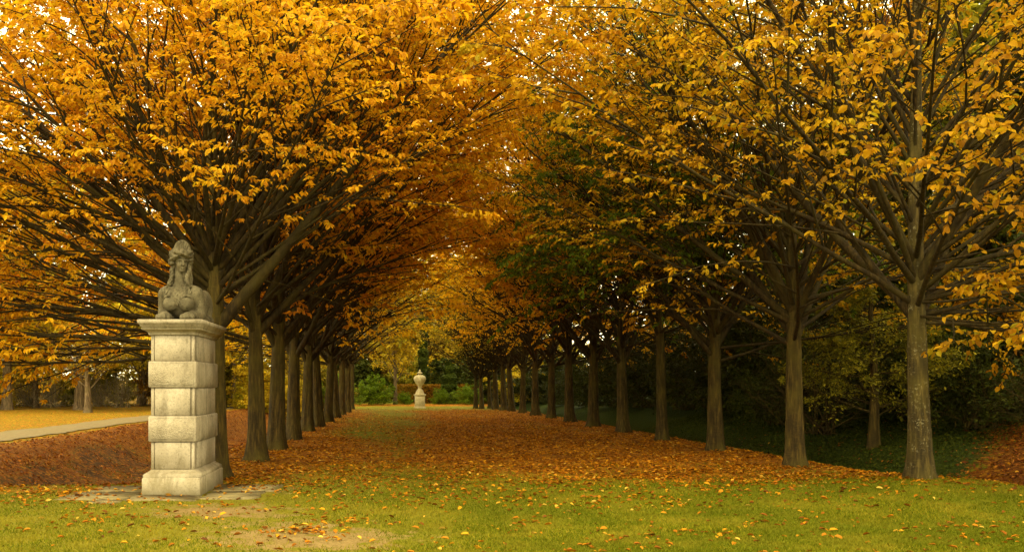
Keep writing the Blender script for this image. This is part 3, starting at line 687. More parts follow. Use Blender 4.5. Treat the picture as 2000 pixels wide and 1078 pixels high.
    for i, (x, y, lf, T, sc) in enumerate([(-2, 88, 'russet', broad, 1), (2.0, 98, 'evergreen', conif, .8), (6.5, 90, 'russet', pale, .75), (9.5, 94, 'russet', broad, .8), (4.2, 96, 'olive', broad, .75), (14, 82, 'yellow', broad, .9), (3.6, 87, 'yellow', broad, 1.1), (0.6, 91, 'yellow', pale, 1.1), (7.2, 97, 'yellow', broad, 1.2), (-5, 96, 'olive', broad, 1.1), (12, 98, 'olive', pale, 1.1)]):
        nm = {'yellow': 'yellow-leaved', 'olive': 'olive-green', 'russet': 'russet-leaved', 'evergreen': 'dark evergreen'}[lf]
        plant_bush(T, 'woodland_tree', (x, y), i * 1.7, sc, lf, M_BARK, f'{nm} tree in the wood closing the view behind the urn and hedge', 'tree', f'{nm} trees behind the urn')
    for i, (x, y, lf, sc) in enumerate([(-7, 86, 'evergreen', 1.3), (-2.5, 84, 'evergreen', 1.2), (1.8, 83, 'olive', 1.1), (6.0, 80, 'evergreen', 1.2), (8.8, 77, 'evergreen', 1.1), (11.5, 74, 'yellow', 1.0), (10.5, 83, 'russet', 1.3), (15, 78, 'olive', 1.2), (12.5, 69, 'evergreen', 1.0), (19, 72, 'evergreen', 1.3), (0, 98, 'evergreen', 2.0), (8, 100, 'olive', 2.0), (-8, 104, 'russet', 2.0), (16, 96, 'evergreen', 1.9), (4, 90, 'russet', 1.5)]):
        nm = {'yellow': 'yellow', 'olive': 'olive-green', 'russet': 'russet', 'evergreen': 'dark evergreen'}[lf]
        plant_bush(under, 'woodland_bush', (x, y), i * 2.1, sc, lf, M_BARK, f'{nm} bush in the wood behind the clipped hedge and urn', 'shrub', f'{nm} bushes behind the clipped hedge')
    # clipped hedge
    rng = np.random.default_rng(5)
    hroot = empty('clipped_hedge', (4.2, 76.5, float(G(4.2, 76.5))))
    mb = MB(); N = 9000
    p = np.stack([rng.uniform(-3.9, 4.6, N), rng.uniform(-0.5, 0.5, N), rng.uniform(0, 1.62, N)], 1)
    f = rng.integers(0, 3, N); p[f == 0, 1] = -0.5 + rng.normal(0, .04, (f == 0).sum()); p[f == 1, 2] = 1.6 + rng.normal(0, .03, (f == 1).sum())
    le = rng.uniform(.1, .16, N); add_leaves(mb, p, rng.normal(0, 1, (N, 3)), rng.normal(0, 1, (N, 3)), le, le * .6, simple=True)
    mb.build('foliage', M_LEAF['russet'], hroot)
    mb = MB()
    for x in np.arange(-3.6, 4.6, 0.45): add_tubes(mb, np.array([[[x, 0, 0], [x + .05, .05, .8], [x, 0, 1.5]]]), np.array([[.03, .02, .01]]), 5)
    mb.build('stems', M_BARK, hroot)
    tag(hroot, 'low clipped brown-green hedge running level behind the urn', 'hedge')
    # ivy-clad trunks
    def ivy(loc, h, r, rtop, lab):
        root = empty('ivy_clad_tree', (loc[0], loc[1], float(G(*loc))))
        tm, pth = trunk_mesh(rng, 'trunk', h, 0.25, 0.08, sides=12); link('trunk', tm, root, M_BARK)
        N = int(2600 * h * r); zz = rng.uniform(0, h, N) ; rad = r + (rtop - r) * zz / h
        rad = rad * (0.7 + 0.3 * vnoise(zz * 3, zz, 2.0, 5)) * np.sqrt(rng.uniform(0.3, 1, N)); an = rng.uniform(0, 7, N)
        p = np.stack([rad * np.cos(an), rad * np.sin(an), zz], 1)
        d = np.stack([np.cos(an), np.sin(an), -0.6 + 0 * an], 1) + rng.normal(0, .4, (N, 3)); le = rng.uniform(.1, .2, N)
        mb = MB(); add_leaves(mb, p, d, np.stack([np.cos(an), np.sin(an), 0.8 + 0 * an], 1) + rng.normal(0, .3, (N, 3)), le, le * .85, simple=True)
        mb.build('ivy', M_LEAF['ivy'], root); tag(root, lab, 'tree')
    ivy((2.85, 79), 8.0, 0.75, 0.5, 'tall trunk wrapped in dark green ivy rising directly behind the urn')
    ivy((4.95, 75), 3.9, 1.15, 0.55, 'broad dark ivy-covered stump column between urn and the far trunks')
    # evergreens behind the far row
    for i, (x, y, sc) in enumerate([(14.2, 25, 1.0), (13.6, 29.5, 1.05), (13.0, 34, 1.0), (12.8, 38.5, .95), (12.6, 43.5, 1.05), (12.4, 49, .9), (12.0, 55, .7), (16.2, 21.5, 1.1), (17.5, 30, 1.3), (11.8, 61, .6), (18.4, 17.8, 1.1), (16.5, 36, 1.3), (16, 33, 1.3), (15.5, 41.5, 1.3), (17, 26.5, 1.35), (15, 47, 1.25), (15.2, 53, 1.2), (13.2, 19.6, .55), (13.6, 22.3, .8), (12.2, 27.2, .62), (14.8, 18.2, .6)]):
        plant_bush(laurel, 'laurel_bush', (x, y), i * 1.9, sc, 'evergreen', M_BARK, 'dense dark evergreen laurel bush in the bank behind the avenue trunks', 'shrub', 'dark laurels behind the avenue trunks')
    for i, (x, y, sc) in enumerate([(17, 25, 1.0), (19, 31, 1.1), (17.5, 38, 1.0), (20.5, 20, 0.9), (22, 27, 1.1), (24, 35, 1.2), (22.5, 22.5, 1.15), (24, 19, 1.0)]):
        plant_bush(conif, 'conifer', (x, y), i * 1.3, sc, 'evergreen', M_BARK, 'tall dark green conifer standing behind the laurels and amber avenue trees', 'tree', 'tall conifers behind the laurels')
    for i, (x, y, sc) in enumerate([(25, 22, .85), (21, 16.5, .8), (27, 30, 1.0), (22, 43, 1.0), (19, 58, 1.0), (18.5, 25.5, 1.1), (20, 34, 1.2)]):
        plant_bush(broad, 'woodland_tree', (x, y), i * 2.3, sc, 'olive' if i % 2 else 'russet', M_BARK, 'tall %s tree showing between the conifers beyond the ivy bank' % ('olive-green' if i % 2 else 'russet-leaved'), 'tree', 'woodland trees among the conifers')
    plant_bush(hem, 'young_conifer', (11.4, 20.6), 0.5, 1.0, 'olive', M_BARK, 'young olive-green conifer with drooping sprays on the ivy bank beside the lichen-marked tree', 'tree')
    plant_bush(briar, 'briar_bush', (11.6, 23.6), 0.9, 1.1, None, M_BARK, 'tangled bare brown bush on the ivy bank between two avenue trunks', 'shrub')
    plant_bush(briar, 'briar_bush', (13.4, 17.4), 2.2, 0.7, None, M_BARK, 'low bare twiggy bush on the bank just behind the lichen-marked tree', 'shrub')

def build_path():
    ys = np.arange(9, 130, 0.5); xs = np.linspace(-13.6, -11.35, 9)
    w = 0.25 * vnoise(ys, ys * 0, 0.35, 31)
    X = xs[None] + w[:, None] + 0.08 * np.random.default_rng(2).normal(0, 1, (len(ys), len(xs))) * (np.abs(np.arange(9) - 4) == 4)
    Y = np.repeat(ys[:, None], len(xs), 1); Z = G(X, Y) + 0.03
    i = np.arange(len(ys) - 1)[:, None] * 9 + np.arange(8)[None]
    me = mesh_np('path', np.stack([X, Y, Z], -1).reshape(-1, 3), np.stack([i, i + 1, i + 10, i + 9], -1).reshape(-1, 4), True)
    tag(link('path', me, None, M_GRAVEL), kind='structure')
    # old flagstones round the pillar
    rng = np.random.default_rng(8); mb = MB()
    for (x0, x1, y0, y1) in [(-4.75, -3.75, 12.3, 13.1), (-4.6, -3.72, 13.12, 14.0), (-3.73, -2.75, 12.2, 12.72), (-2.73, -1.95, 12.45, 13.3), (-2.76, -1.75, 13.33, 14.2), (-4.2, -3.75, 11.95, 12.28)]:
        n = 7
        pts = [(x0, y0), (x1, y0), (x1, y1), (x0, y1)]; poly = []
        for a in range(4):
            p, q = np.array(pts[a]), np.array(pts[(a + 1) % 4])
            for t in np.linspace(0, 1, n, endpoint=False): poly.append(p + (q - p) * t + rng.normal(0, 0.022, 2))
        poly = np.array(poly); m = len(poly); tilt = rng.normal(0, .006, 2); zc = max(G(poly[:, 0], poly[:, 1])) + 0.012
        zt = zc + (poly - poly.mean(0)) @ tilt
        top = np.column_stack([poly, zt]); bot = np.column_stack([poly, zt - 0.12])
        f = np.array([(m + k, m + (k + 1) % m, (k + 1) % m, k) for k in range(m)])
        mb.add(np.concatenate([top, bot]), [f, np.array([list(range(m))])])
    tag(mb.build('pavement', M_SLAB), kind='structure')

def build_pillar():
    cx, y0 = -3.24, 12.77
    root = empty('stone_pillar', (cx, y0 + 0.87, float(G(cx, y0 + .87)) - 0.02))
    hx = lambda w: (-w / 2, w / 2)
    def part(name, mat, fn, parent=root):
        mb = MB(); fn(mb); return mb.build(name, mat, parent)
    D = 0.87  # half depth of the plinth
    part('plinth', M_STONE, lambda m: box(m, -.428, .428, -D, D, 0, .285, ch=.012))
    def moulding(m):
        prof = [(0.0, .285), (0.0, .325), (.018, .345), (.03, .35), (.045, .362), (.085, .385), (.09, .40)]
        rings = []
        for ins, z in prof:
            a, b = .415 - ins, D - .012 - ins
            rings.append([(-a, -b, z), (a, -b, z), (a, b, z), (-a, b, z)])
        V = np.array(rings).reshape(-1, 3)
        m.add(V, [np.array([(r * 4 + i, r * 4 + (i + 1) % 4, r * 4 + 4 + (i + 1) % 4, r * 4 + 4 + i) for r in range(len(prof) - 1) for i in range(4)]), np.array([[(len(prof) - 1) * 4 + i for i in range(4)]])])
    part('base_moulding', M_STONE, moulding)
    d = D - .1
    for z0, z1 in ((.40, .81), (1.19, 1.61), (2.0, 2.385)):
        def course(m, z0=z0, z1=z1):
            box(m, -.28, .28, -d + .06, d - .06, z0, z1)
            for sx in (-1, 1):                                  # corner piers
                for (ya, yb) in ((-d + .012, -d + .145), (d - .145, d - .012)):
                    xa, xb = sorted((sx * .274, sx * .322)); box(m, xa, xb, ya, yb, z0 + .003, z1 - .003, ch=.005)
        c = part('course', M_STONE, course)
        zz = (z0 + .006, z1 - .006)
        part('face_panel', M_STONE, lambda m: box(m, -.264, .264, -d, -d + .07, *zz, ch=.007), c)
        part('face_panel', M_STONE, lambda m: box(m, .25, .3345, -d + .155, d - .155, *zz, ch=.007), c)
        part('face_panel', M_STONE, lambda m: box(m, -.3345, -.25, -d + .155, d - .155, *zz, ch=.007), c)
    for z0, z1 in ((.81, 1.19), (1.61, 2.0)):
        b = part('band', M_STONE, lambda m: box(m, -.355, .355, -d - .026, d + .026, z0, z1, ch=.014))
        part('pitted_panel', M_STONE_P, lambda m: box(m, -.325, .325, -d - .034, -d - .01, z0 + .03, z1 - .03, ch=.01), b)
        part('pitted_panel', M_STONE_P, lambda m: box(m, .34, .363, -d + .12, d - .12, z0 + .03, z1 - .03, ch=.01), b)
        part('pitted_panel', M_STONE_P, lambda m: box(m, -.363, -.34, -d + .12, d - .12, z0 + .03, z1 - .03, ch=.01), b)
    def cornice(m):
        prof = [(.345, 2.385), (.352, 2.40), (.352, 2.415), (.366, 2.43), (.39, 2.448), (.42, 2.46), (.43, 2.465), (.43, 2.50), (.445, 2.505), (.45, 2.53), (.472, 2.548), (.478, 2.56), (.478, 2.60), (.470, 2.608)]
        rings = []
        for a, z in prof:
            b = a + (d - .322)
            c = .022
            rings.append([(-a, -b, z), (a, -b, z), (a, b, z), (-a, b, z)])
        V = np.array(rings).reshape(-1, 3)
        n = len(prof)
        m.add(V, [np.array([(r * 4 + i, r * 4 + (i + 1) % 4, r * 4 + 4 + (i + 1) % 4, r * 4 + 4 + i) for r in range(n - 1) for i in range(4)]), np.array([[3, 2, 1, 0], [(n - 1) * 4 + i for i in range(4)]])])
    part('cornice', M_STONE, cornice)
    tag(root, 'tall cream stone pillar of alternating smooth and pitted blocks carrying the sphinx', 'pillar')

# ------------------------------------------------------------------ sphinx, carved from a distance field
def smin(a, b, k):
    h = np.clip(0.5 + 0.5 * (b - a) / k, 0, 1)
    return b + (a - b) * h - k * h * (1 - h)
def smax(a, b, k): return -smin(-a, -b, k)
def ell(p, c, r):
    q = [(p[i] - c[i]) / r[i] for i in range(3)]
    k0 = np.sqrt(q[0] ** 2 + q[1] ** 2 + q[2] ** 2) + 1e-6
    k1 = np.sqrt((q[0] / r[0]) ** 2 + (q[1] / r[1]) ** 2 + (q[2] / r[2]) ** 2) + 1e-6
    return k0 * (k0 - 1) / k1
def cap(p, a, b, ra, rb=None):
    rb = ra if rb is None else rb
    ab = [b[i] - a[i] for i in range(3)]; L = sum(x * x for x in ab)
    t = np.clip(sum((p[i] - a[i]) * ab[i] for i in range(3)) / L, 0, 1)
    return np.sqrt(sum((p[i] - a[i] - ab[i] * t) ** 2 for i in range(3))) - (ra + (rb - ra) * t)

def surface_nets(F, org, h):
    nx, ny, nz = F.shape
    ins = F < 0
    s = np.zeros((nx - 1, ny - 1, nz - 1), int); acc = np.zeros((nx - 1, ny - 1, nz - 1, 3)); cnt = np.zeros((nx - 1, ny - 1, nz - 1))
    corners = [(i, j, k) for i in (0, 1) for j in (0, 1) for k in (0, 1)]
    sl = lambda A, c: A[c[0]:nx - 1 + c[0], c[1]:ny - 1 + c[1], c[2]:nz - 1 + c[2]]
    for a in corners:
        for ax in range(3):
            if a[ax]: continue
            b = tuple(1 if q == ax else a[q] for q in range(3))
            fa, fb = sl(F, a), sl(F, b); m = (fa < 0) != (fb < 0)
            t = np.where(m, fa / np.where(m, fa - fb, 1), 0)
            for q in range(3): acc[..., q] += np.where(m, a[q] + (t if q == ax else 0), 0)
            cnt += m
    act = cnt > 0
    ids = np.full(act.shape, -1); ids[act] = np.arange(act.sum())
    I = np.argwhere(act)
    V = (I + acc[act] / cnt[act][:, None]) * h + np.array(org)
    faces = []
    for ax in range(3):
        u, w = (ax + 1) % 3, (ax + 2) % 3
        n = [nx, ny, nz]; lo = [0, 0, 0]; lo[u] = lo[w] = 1
        hi = [n[0] - 1, n[1] - 1, n[2] - 1]
        A = ins[lo[0]:hi[0], lo[1]:hi[1], lo[2]:hi[2]]
        sh = list(lo); sh[ax] += 1; eh = list(hi); eh[ax] += 1
        B = ins[sh[0]:eh[0], sh[1]:eh[1], sh[2]:eh[2]]
        E = np.argwhere(A != B) + np.array(lo)
        flip = ~A[tuple((E - np.array(lo)).T)]
        du = np.zeros(3, int); du[u] = 1; dw = np.zeros(3, int); dw[w] = 1
        g = lambda X: ids[tuple(X.T)]
        q = np.stack([g(E - du - dw), g(E - dw), g(E), g(E - du)], 1)
        q[flip] = q[flip][:, ::-1]
        faces.append(q)
    return V, np.concatenate(faces)

def field(x0, x1, y0, y1, z0, z1, h):
    xs, ys, zs = np.arange(x0, x1, h), np.arange(y0, y1, h), np.arange(z0, z1, h)
    X, Y, Z = np.meshgrid(xs, ys, zs, indexing='ij')
    return [X.astype(np.float32), Y.astype(np.float32), Z.astype(np.float32)]

HC = (0.03, 0.27, 0.90); HS = 0.92; YAW, PITCH = R(27), R(9)
def head_local(p):
    x, y, z = [(p[i] - HC[i]) / HS for i in range(3)]
    c, s = math.cos(-YAW), math.sin(-YAW)
    x, y = c * x - s * y, s * x + c * y
    c, s = math.cos(-PITCH), math.sin(-PITCH)
    y, z = c * y - s * z, s * y + c * z
    return [x, y, z]

def build_sphinx():
    root = empty('stone_sphinx', (-3.225, 12.93, float(G(-3.24, 13.64)) - 0.02 + 2.608))
    h = 0.0085
    p = field(-.44, .44, -.06, 1.56, -.02, 1.16, h)
    x, y, z = p
    ax_ = [np.abs(x), y, z]
    d = ell(p, (0, .42, .36), (.245, .245, .26))                       # chest
    d = smin(d, cap(p, (0, .5, .27), (0, 1.1, .24), .22, .21), .08)     # back and belly
    d = smin(d, cap(p, (-.2, .38, .44), (.2, .38, .44), .115), .07)      # shoulders
    d = smin(d, cap(ax_, (.245, .40, .42), (.265, .47, .16), .105, .1), .05)
    d = smin(d, cap(ax_, (.265, .47, .11), (.185, .14, .065), .095, .075), .04)
    d = smin(d, ell(ax_, (.18, .12, .062), (.112, .135, .066)), .03)     # paws
    for tx in (-.082, -.028, .028, .082):
        d = smin(d, ell(ax_, (.18 + tx, .012 + abs(tx) * .25, .05), (.03, .05, .045)), .012)
    d = smin(d, ell(ax_, (.205, 1.1, .29), (.125, .29, .275)), .06)        # haunches
    d = smin(d, cap(ax_, (.28, 1.15, .075), (.28, .8, .06), .07, .065), .04)
    d = smin(d, ell(ax_, (.28, .74, .05), (.08, .12, .055)), .03)
    d = smin(d, ell(ax_, (.122, .245, .265), (.112, .118, .112)), .03)    # breasts
    d = smin(d, cap(p, (0, .36, .5), (.02, .31, .82), .105, .085), .07)     # neck
    # bodice : border, straps, scales
    band = cap(p, (-.15, .245, .505), (.15, .245, .505), .02)
    d = smin(d, band, .012)
    for a, b in (((.15, .25, .505), (.185, .225, .43)), ((.0, .18, .24), (.045, .172, .33)), ((.045, .172, .33), (.115, .165, .385)), ((.115, .165, .385), (.19, .19, .37))):
        d = smin(d, cap(ax_, a, b, .015), .01)
    m = np.clip((z - .24) * 6, 0, 1) * np.clip((.5 - z) * 40, 0, 1) * (np.abs(x) < (z - .22) * .5) * (y < .34)
    d = d - .013 * m * np.clip(np.cos(x * 95) * np.cos(z * 95), 0, 1)
    fur = (y < .3) * np.clip((.37 - z) * 8, 0, 1) * np.clip((z - .16) * 20, 0, 1)
    d = d - .0025 * fur * np.sin(x * 130 + 2 * np.sin(z * 60)) * np.sin(z * 120 + 3 * np.sin(x * 40))
    # head
    q = head_local(p); aq = [np.abs(q[0]), q[1], q[2]]
    hd = ell(q, (0, .02, .05), (.105, .125, .12))
    hd = smin(hd, ell(q, (0, -.04, -.035), (.083, .09, .128)), .03)
    hd = smin(hd, ell(q, (0, -.09, -.135), (.036, .036, .03)), .03)
    hd = smin(hd, ell(aq, (.045, -.092, -.045), (.032, .03, .035)), .025)
    hd = smin(hd, cap(aq, (.012, -.128, .035), (.062, -.108, .033), .013), .015)
    hd = smax(hd, -ell(aq, (.037, -.14, .006), (.026, .03, .017)), .012)
    hd = smin(hd, ell(aq, (.037, -.108, .004), (.021, .014, .013)), .006)
    hd = smin(hd, cap(q, (0, -.126, .03), (0, -.162, -.042), .012, .018), .012)
    hd = smin(hd, ell(aq, (.014, -.143, -.046), (.012, .014, .01)), .008)
    hd = smin(hd, cap(q, (-.022, -.125, -.079), (.022, -.125, -.079), .009), .008)
    hd = smin(hd, cap(q, (-.018, -.126, -.099), (.018, -.126, -.099), .010), .008)
    d = smin(d, hd * HS, .03)
    d = np.maximum(d, -z + 0.001)
    V, F = surface_nets(d, (-.44, -.06, -.02), h)
    link('body', mesh_np('body', V, F, True), root, M_STONE_S)
    # hair
    h = 0.007
    p = field(-.34, .34, .0, .62, .46, 1.2, h)
    q = head_local(p); aq = [np.abs(q[0]), q[1], q[2]]
    ang = np.arctan2(q[0], -q[1] + .02); wav = np.sin(q[2] * 85 + 3.0 * np.sin(ang * 3)) * .012 + np.sin(ang * 26 + q[2] * 60) * .005
    hr = ell(q, (0, .045, .105), (.165, .165, .155)) + wav
    for (c, r) in (((.145, -.03, .06), (.052, .07, .055)), ((.15, .03, .0), (.055, .075, .06)), ((.115, -.085, .1), (.06, .04, .036)), ((.05, -.13, .145), (.07, .045, .04)), ((.1, -.1, .18), (.06, .05, .045)), ((.0, -.115, .18), (.06, .05, .04)), ((.15, .0, .13), (.055, .07, .05)), ((.1, .09, -.03), (.06, .07, .07)), ((.12, .02, .1), (.045, .06, .05))):
        hr = smin(hr, ell(aq, c, r) + wav * .6, .02)
    hr = smax(hr, -ell(q, (0, -.135, -.03), (.083, .085, .118)), .02)
    for sgn in (-1, 1):
        pts = [(sgn * .115 + .03, .28, .84), (sgn * .135 + .02, .275, .77), (sgn * .115 + .01, .265, .70), (sgn * .12, .255, .63), (sgn * .14, .245, .57), (sgn * .165, .265, .53)]
        for i in range(len(pts) - 1):
            hr = smin(hr * 1.0, cap(p, pts[i], pts[i + 1], .03, .03) + .004 * np.sin(p[2] * 110 + p[0] * 120 * sgn), .018)
        hr = smin(hr, cap(p, (sgn * .09 + .02, .38, .84), (sgn * .13, .42, .56), .06, .05) + .006 * np.sin(p[0] * 160 + p[2] * 40), .03)
    V, F = surface_nets(hr, (-.34, .0, .46), h)
    link('hair', mesh_np('hair', V, F, True), root, M_STONE_S)
    # shell diadem
    h = 0.006
    p = field(-.2, .26, .05, .5, .9, 1.3, h)
    q = head_local(p)
    zc = q[2] - .195; yy = q[1] + .075 - zc * .25
    rr = np.sqrt((q[0] / .125) ** 2 + (np.maximum(zc, 0) / .15) ** 2)
    an = np.arctan2(q[0], np.maximum(zc, 0) + .05)
    dd = np.maximum((rr - 1) * .12, np.abs(yy) - .02 - .005 * np.cos(an * 22))
    dd = np.maximum(dd, -zc - .03)
    rim = np.sqrt(((rr - 1) * .12) ** 2 + yy ** 2) - .016
    dd = smin(dd, np.maximum(rim, -zc - .03), .01)
    V, F = surface_nets(dd * .8, (-.2, .05, .9), h)
    link('diadem', mesh_np('diadem', V, F, True), root, M_STONE_S)
    tag(root, 'weathered grey stone sphinx with woman\'s head and lion paws lying on the pillar', 'statue')

def build_urn():
    x, y = 2.1, 65.0; z = float(G(x, y))
    ped = empty('urn_pedestal', (x, y, z - .02))
    mb = MB(); box(mb, -.43, .43, -.43, .43, 0, .14, ch=.012); mb.build('base', M_STONE_U, ped)
    mb = MB(); box(mb, -.37, .37, -.37, .37, .14, .93, ch=.01); b = mb.build('block', M_STONE_U, ped)
    mb = MB(); box(mb, -.29, .29, -.385, -.36, .21, .86, ch=.008); mb.build('face_panel', M_STONE_U, b)
    mb = MB(); box(mb, -.41, .41, -.41, .41, .93, .985, ch=.012); box(mb, -.445, .445, -.445, .445, .987, 1.05, ch=.012); mb.build('cap_slab', M_STONE_U, ped)
    tag(ped, 'square cream stone pedestal under the urn at the end of the avenue', 'pedestal')
    urn = empty('stone_urn', (x, y, z + 1.03))
    mb = MB(); lathe(mb, [(.34, 0), (.34, .06), (.31, .09), (.3, .15), (.27, .23), (.2, .32), (.14, .40), (.125, .47), (.12, .52), (.16, .55), (.165, .585), (.13, .60)]); mb.build('foot', M_STONE_U, urn, True)
    mb = MB()
    pr = [(.12, .60), (.16, .64), (.245, .74), (.325, .86), (.395, .97), (.43, 1.08), (.44, 1.17), (.415, 1.26), (.36, 1.345), (.26, 1.41), (.17, 1.44)]
    lathe(mb, pr, 96, flute=lambda a, zz: 1 + .045 * np.sin(14 * a + 7 * zz) * (0.62 < zz < 1.36)); mb.build('bowl', M_STONE_U, urn, True)
    mb = MB(); lathe(mb, [(.17, 1.44), (.12, 1.46), (.11, 1.52), (.13, 1.54), (.21, 1.555), (.215, 1.585), (.15, 1.63), (.085, 1.68), (.06, 1.72), (.075, 1.76), (.06, 1.81), (.02, 1.85)]); mb.build('lid', M_STONE_U, urn, True)
    tag(urn, 'cream stone urn with spiral fluting and lidded finial, on its square pedestal', 'urn')

def build_scatter():
    rng = np.random.default_rng(77)
    def place(x, y, le, tilt=0.25, lift=0.012):
        z = G(x, y); e = .05
        gx = (G(x + e, y) - G(x - e, y)) / (2 * e); gy = (G(x, y + e) - G(x, y - e)) / (2 * e)
        nr = unit(np.stack([-gx, -gy, np.ones_like(gx)], 1)) + rng.normal(0, tilt, (len(x), 3))
        a = rng.uniform(0, 7, len(x)); d = np.stack([np.cos(a), np.sin(a), rng.normal(0, tilt, len(x)) + gx * np.cos(a) + gy * np.sin(a)], 1)
        return np.stack([x, y, z + lift + le * rng.uniform(0, .22, len(x))], 1), d, nr
    mb = MB()
    xs, ys = [], []
    def region(n, x0, x1, y0, y1, fn, pw=1.0):
        x = rng.uniform(x0, x1, n); y = y0 + (y1 - y0) * rng.uniform(0, 1, n) ** pw
        k = rng.uniform(0, 1, n) < fn(x, y); xs.append(x[k]); ys.append(y[k])
    region(90000, -11, 10, 12, 45, lambda x, y: litter_mask(x, y) * (0.22 + .78 * sstep(vnoise(x, y, 2.5, 41), -.4, .3)), 1.5)
    region(14000, -11, 10, 45, 68, lambda x, y: litter_mask(x, y))
    region(6000, -7, 11, 7.5, 15.5, lambda x, y: np.clip(0.24 + .8 * sstep(y, 10.5, 14) * sstep(x, -8, 2) + .5 * (vnoise(x, y, 2.4, 43) > .25), 0, 1))
    region(16000, 8.6, 18, 9, 24, lambda x, y: litter_mask(x, y))
    region(2500, 9, 14, 16, 30, lambda x, y: 0.25 + 0 * x)
    for (cx, cy, n, s) in ((-1.0, 9.6, 70, .16), (-.52, 10.35, 30, .12), (-4.7, 12.2, 60, .35), (1.6, 10.2, 10, .1), (3.5, 9.3, 14, .12), (4.2, 11.5, 14, .2), (-3.6, 10.3, 10, .12)):
        xs.append(rng.normal(cx, s * 1.6, n)); ys.append(rng.normal(cy, s, n))
    x, y = np.concatenate(xs), np.concatenate(ys)
    inp = (np.abs(x + 3.24) < .43) & (np.abs(y - 13.64) < .87)
    x, y = x[~inp], y[~inp]
    dark_leaf = ((x < -4.2) & (y > 13.8)) | ((x > 9.3) & (rng.uniform(0, 1, len(x)) < .9))
    for sel, mt in ((~dark_leaf, 'litter'), (dark_leaf, 'dark_litter')):
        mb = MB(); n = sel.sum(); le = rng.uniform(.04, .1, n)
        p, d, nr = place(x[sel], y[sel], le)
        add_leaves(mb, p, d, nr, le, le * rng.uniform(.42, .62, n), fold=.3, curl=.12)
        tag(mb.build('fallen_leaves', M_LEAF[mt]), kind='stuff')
    # turf
    N = 330000
    y = 7.8 + 10.5 * rng.uniform(0, 1, N) ** 1.5; x = rng.uniform(-.47, .76, N) * y
    w = vnoise(x, y, .7, 11) * .8
    dirt = np.exp(-((x + 0.9) / 1.5) ** 2 - ((y - 9.2) / 1.3) ** 2) + np.exp(-((x + 2.3) / 1.2) ** 2 - ((y - 11.2) / 0.9) ** 2) + .4 * np.exp(-((x + 3) / 2) ** 2 - ((y - 12.8) / 1.2) ** 2)
    k = (rng.uniform(0, 1, N) < np.clip(1.05 - 1.15 * dirt, .04, 1) * (1 - .8 * litter_mask(x, y)) * (.55 + .45 * sstep(x + w, -3, 3))) & ~((np.abs(x + 3.24) < .45) & (np.abs(y - 13.64) < .9)) & ~((np.abs(x + 3.25) < 1.45) & (np.abs(y - 13.1) < 0.95)) & (x < 9.4)
    x, y = x[k], y[k]; N = len(x)
    hgt = rng.uniform(.018, .045, N) * (1 + .3 * vnoise(x, y, 3, 51)); a = rng.uniform(0, 7, N); wd = rng.uniform(.0025, .005, N) * 1.4
    b = np.stack([x, y, G(x, y) - .004], 1); s = np.stack([np.cos(a), np.sin(a), 0 * a], 1) * wd[:, None]
    ln = rng.normal(0, .6, (N, 2)) * hgt[:, None]
    tip = b + np.column_stack([ln, hgt])
    v = np.stack([b - s, b + s, tip], 1).reshape(-1, 3)
    tag(link('grass', mesh_np('grass', v, (np.arange(N) * 3)[:, None] + np.array([[0, 1, 2]])), None, M_GRASS), kind='stuff')
    # ivy carpet on the bank
    N = 90000
    x = rng.uniform(8.9, 16, N); y = rng.uniform(15.5, 36, N); k = rng.uniform(0, 1, N) < sstep(x, 8.7, 9.6) * sstep(y - 0.85 * np.clip(x - 10.3, 0, 9), 15.4, 17.4); x, y = x[k], y[k]
    le = rng.uniform(.025, .06, len(x)); p, d, nr = place(x, y, le, .45, .025); mb = MB()
    add_leaves(mb, p, d, nr, le, le * .8, simple=True)
    tag(mb.build('ground_ivy', M_LEAF['ivy']), kind='stuff')

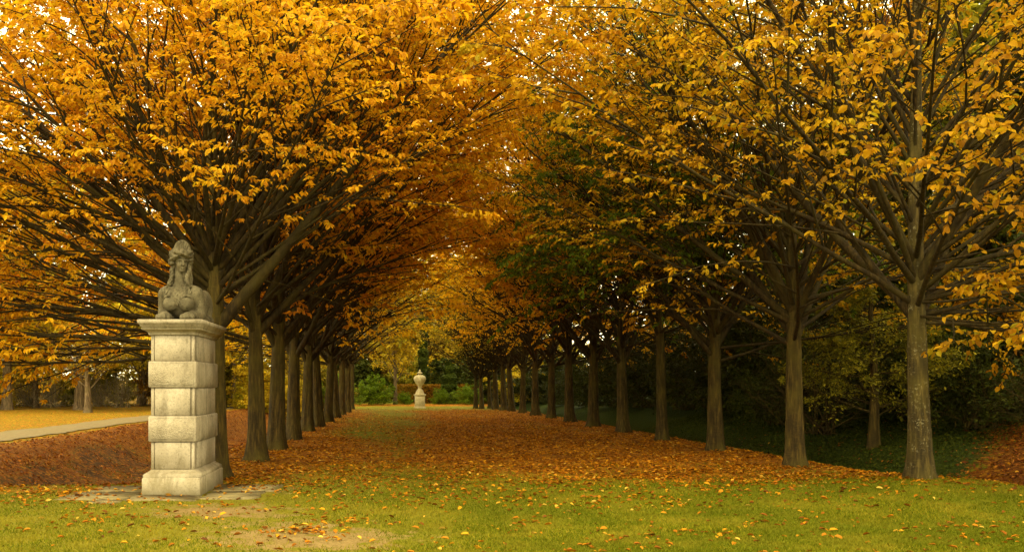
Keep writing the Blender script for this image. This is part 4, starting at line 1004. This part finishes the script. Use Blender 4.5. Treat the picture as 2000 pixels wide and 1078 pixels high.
def build_world():
    w = bpy.data.worlds.new('World'); scene.world = w; w.use_nodes = True
    nt = w.node_tree; nt.nodes.clear(); g = NT(nt)
    out = g.n('OutputWorld'); bg = g.n('Background'); sky = g.n('TexSky', sky_type='NISHITA')
    EL, RO = R(48), R(203)
    sky.sun_disc = False; sky.sun_elevation = EL; sky.sun_rotation = RO
    # thick cloud : the blue of the clear sky is almost wholly veiled
    tc = g.n('TexCoord'); nz = g.noise(tc.outputs['Generated'], 2.2, 5)
    cloud = g.ramp(nz, [(0.3, (0.9, 0.78, 0.4)), (0.7, (1.0, 0.89, 0.5))])
    sc = g.n('VectorMath', operation='SCALE'); g.l(cloud, sc.inputs[0]); sc.inputs['Scale'].default_value = SKY_CLOUD
    g.l(g.mix(0.88, sky.outputs[0], sc.outputs[0]), bg.inputs['Color']); bg.inputs['Strength'].default_value = 0.12
    g.l(bg.outputs[0], out.inputs['Surface'])
    s = bpy.data.lights.new('sun', 'SUN'); s.energy = 0.75; s.angle = R(10); s.color = (1.0, 0.86, 0.45)
    o = bpy.data.objects.new('sun', s); COL.objects.link(o)
    from mathutils import Vector
    dv = Vector((math.sin(RO) * math.cos(EL), math.cos(RO) * math.cos(EL), math.sin(EL)))
    o.rotation_euler = dv.to_track_quat('Z', 'Y').to_euler(); o.location = dv * 40

def build_camera():
    c = bpy.data.cameras.new('camera'); c.sensor_fit = 'HORIZONTAL'; c.sensor_width = 36; c.lens = 36 * 1700 / 2000
    c.shift_x = (1000 - 765) / 2000; c.shift_y = (755 - 539) / 2000
    c.clip_start = 0.1; c.clip_end = 3000
    o = bpy.data.objects.new('camera', c); COL.objects.link(o)
    o.location = (0, 0, 1.6); o.rotation_euler = (R(90), 0, 0); scene.camera = o

SKY_CLOUD = 10.8
build_ground(); build_path(); build_pillar(); build_urn()
print('setting', round(time.time() - T0, 1))
build_sphinx(); print('sphinx', round(time.time() - T0, 1))
build_avenue(); print('avenue', round(time.time() - T0, 1))
build_background(); print('background', round(time.time() - T0, 1))
build_scatter(); print('scatter', round(time.time() - T0, 1))
build_world(); build_camera()
scene.render.engine = 'CYCLES'
cy = scene.cycles
cy.max_bounces = 14; cy.diffuse_bounces = 12; cy.glossy_bounces = 1; cy.transmission_bounces = 12; cy.transparent_max_bounces = 4
cy.use_adaptive_sampling = True; cy.adaptive_threshold = 0.02
cy.use_denoising = True
cy.caustics_reflective = False; cy.caustics_refractive = False
scene.view_settings.view_transform = 'Standard'; scene.view_settings.look = 'None'
scene.view_settings.exposure = 1.95; scene.view_settings.gamma = 1.0
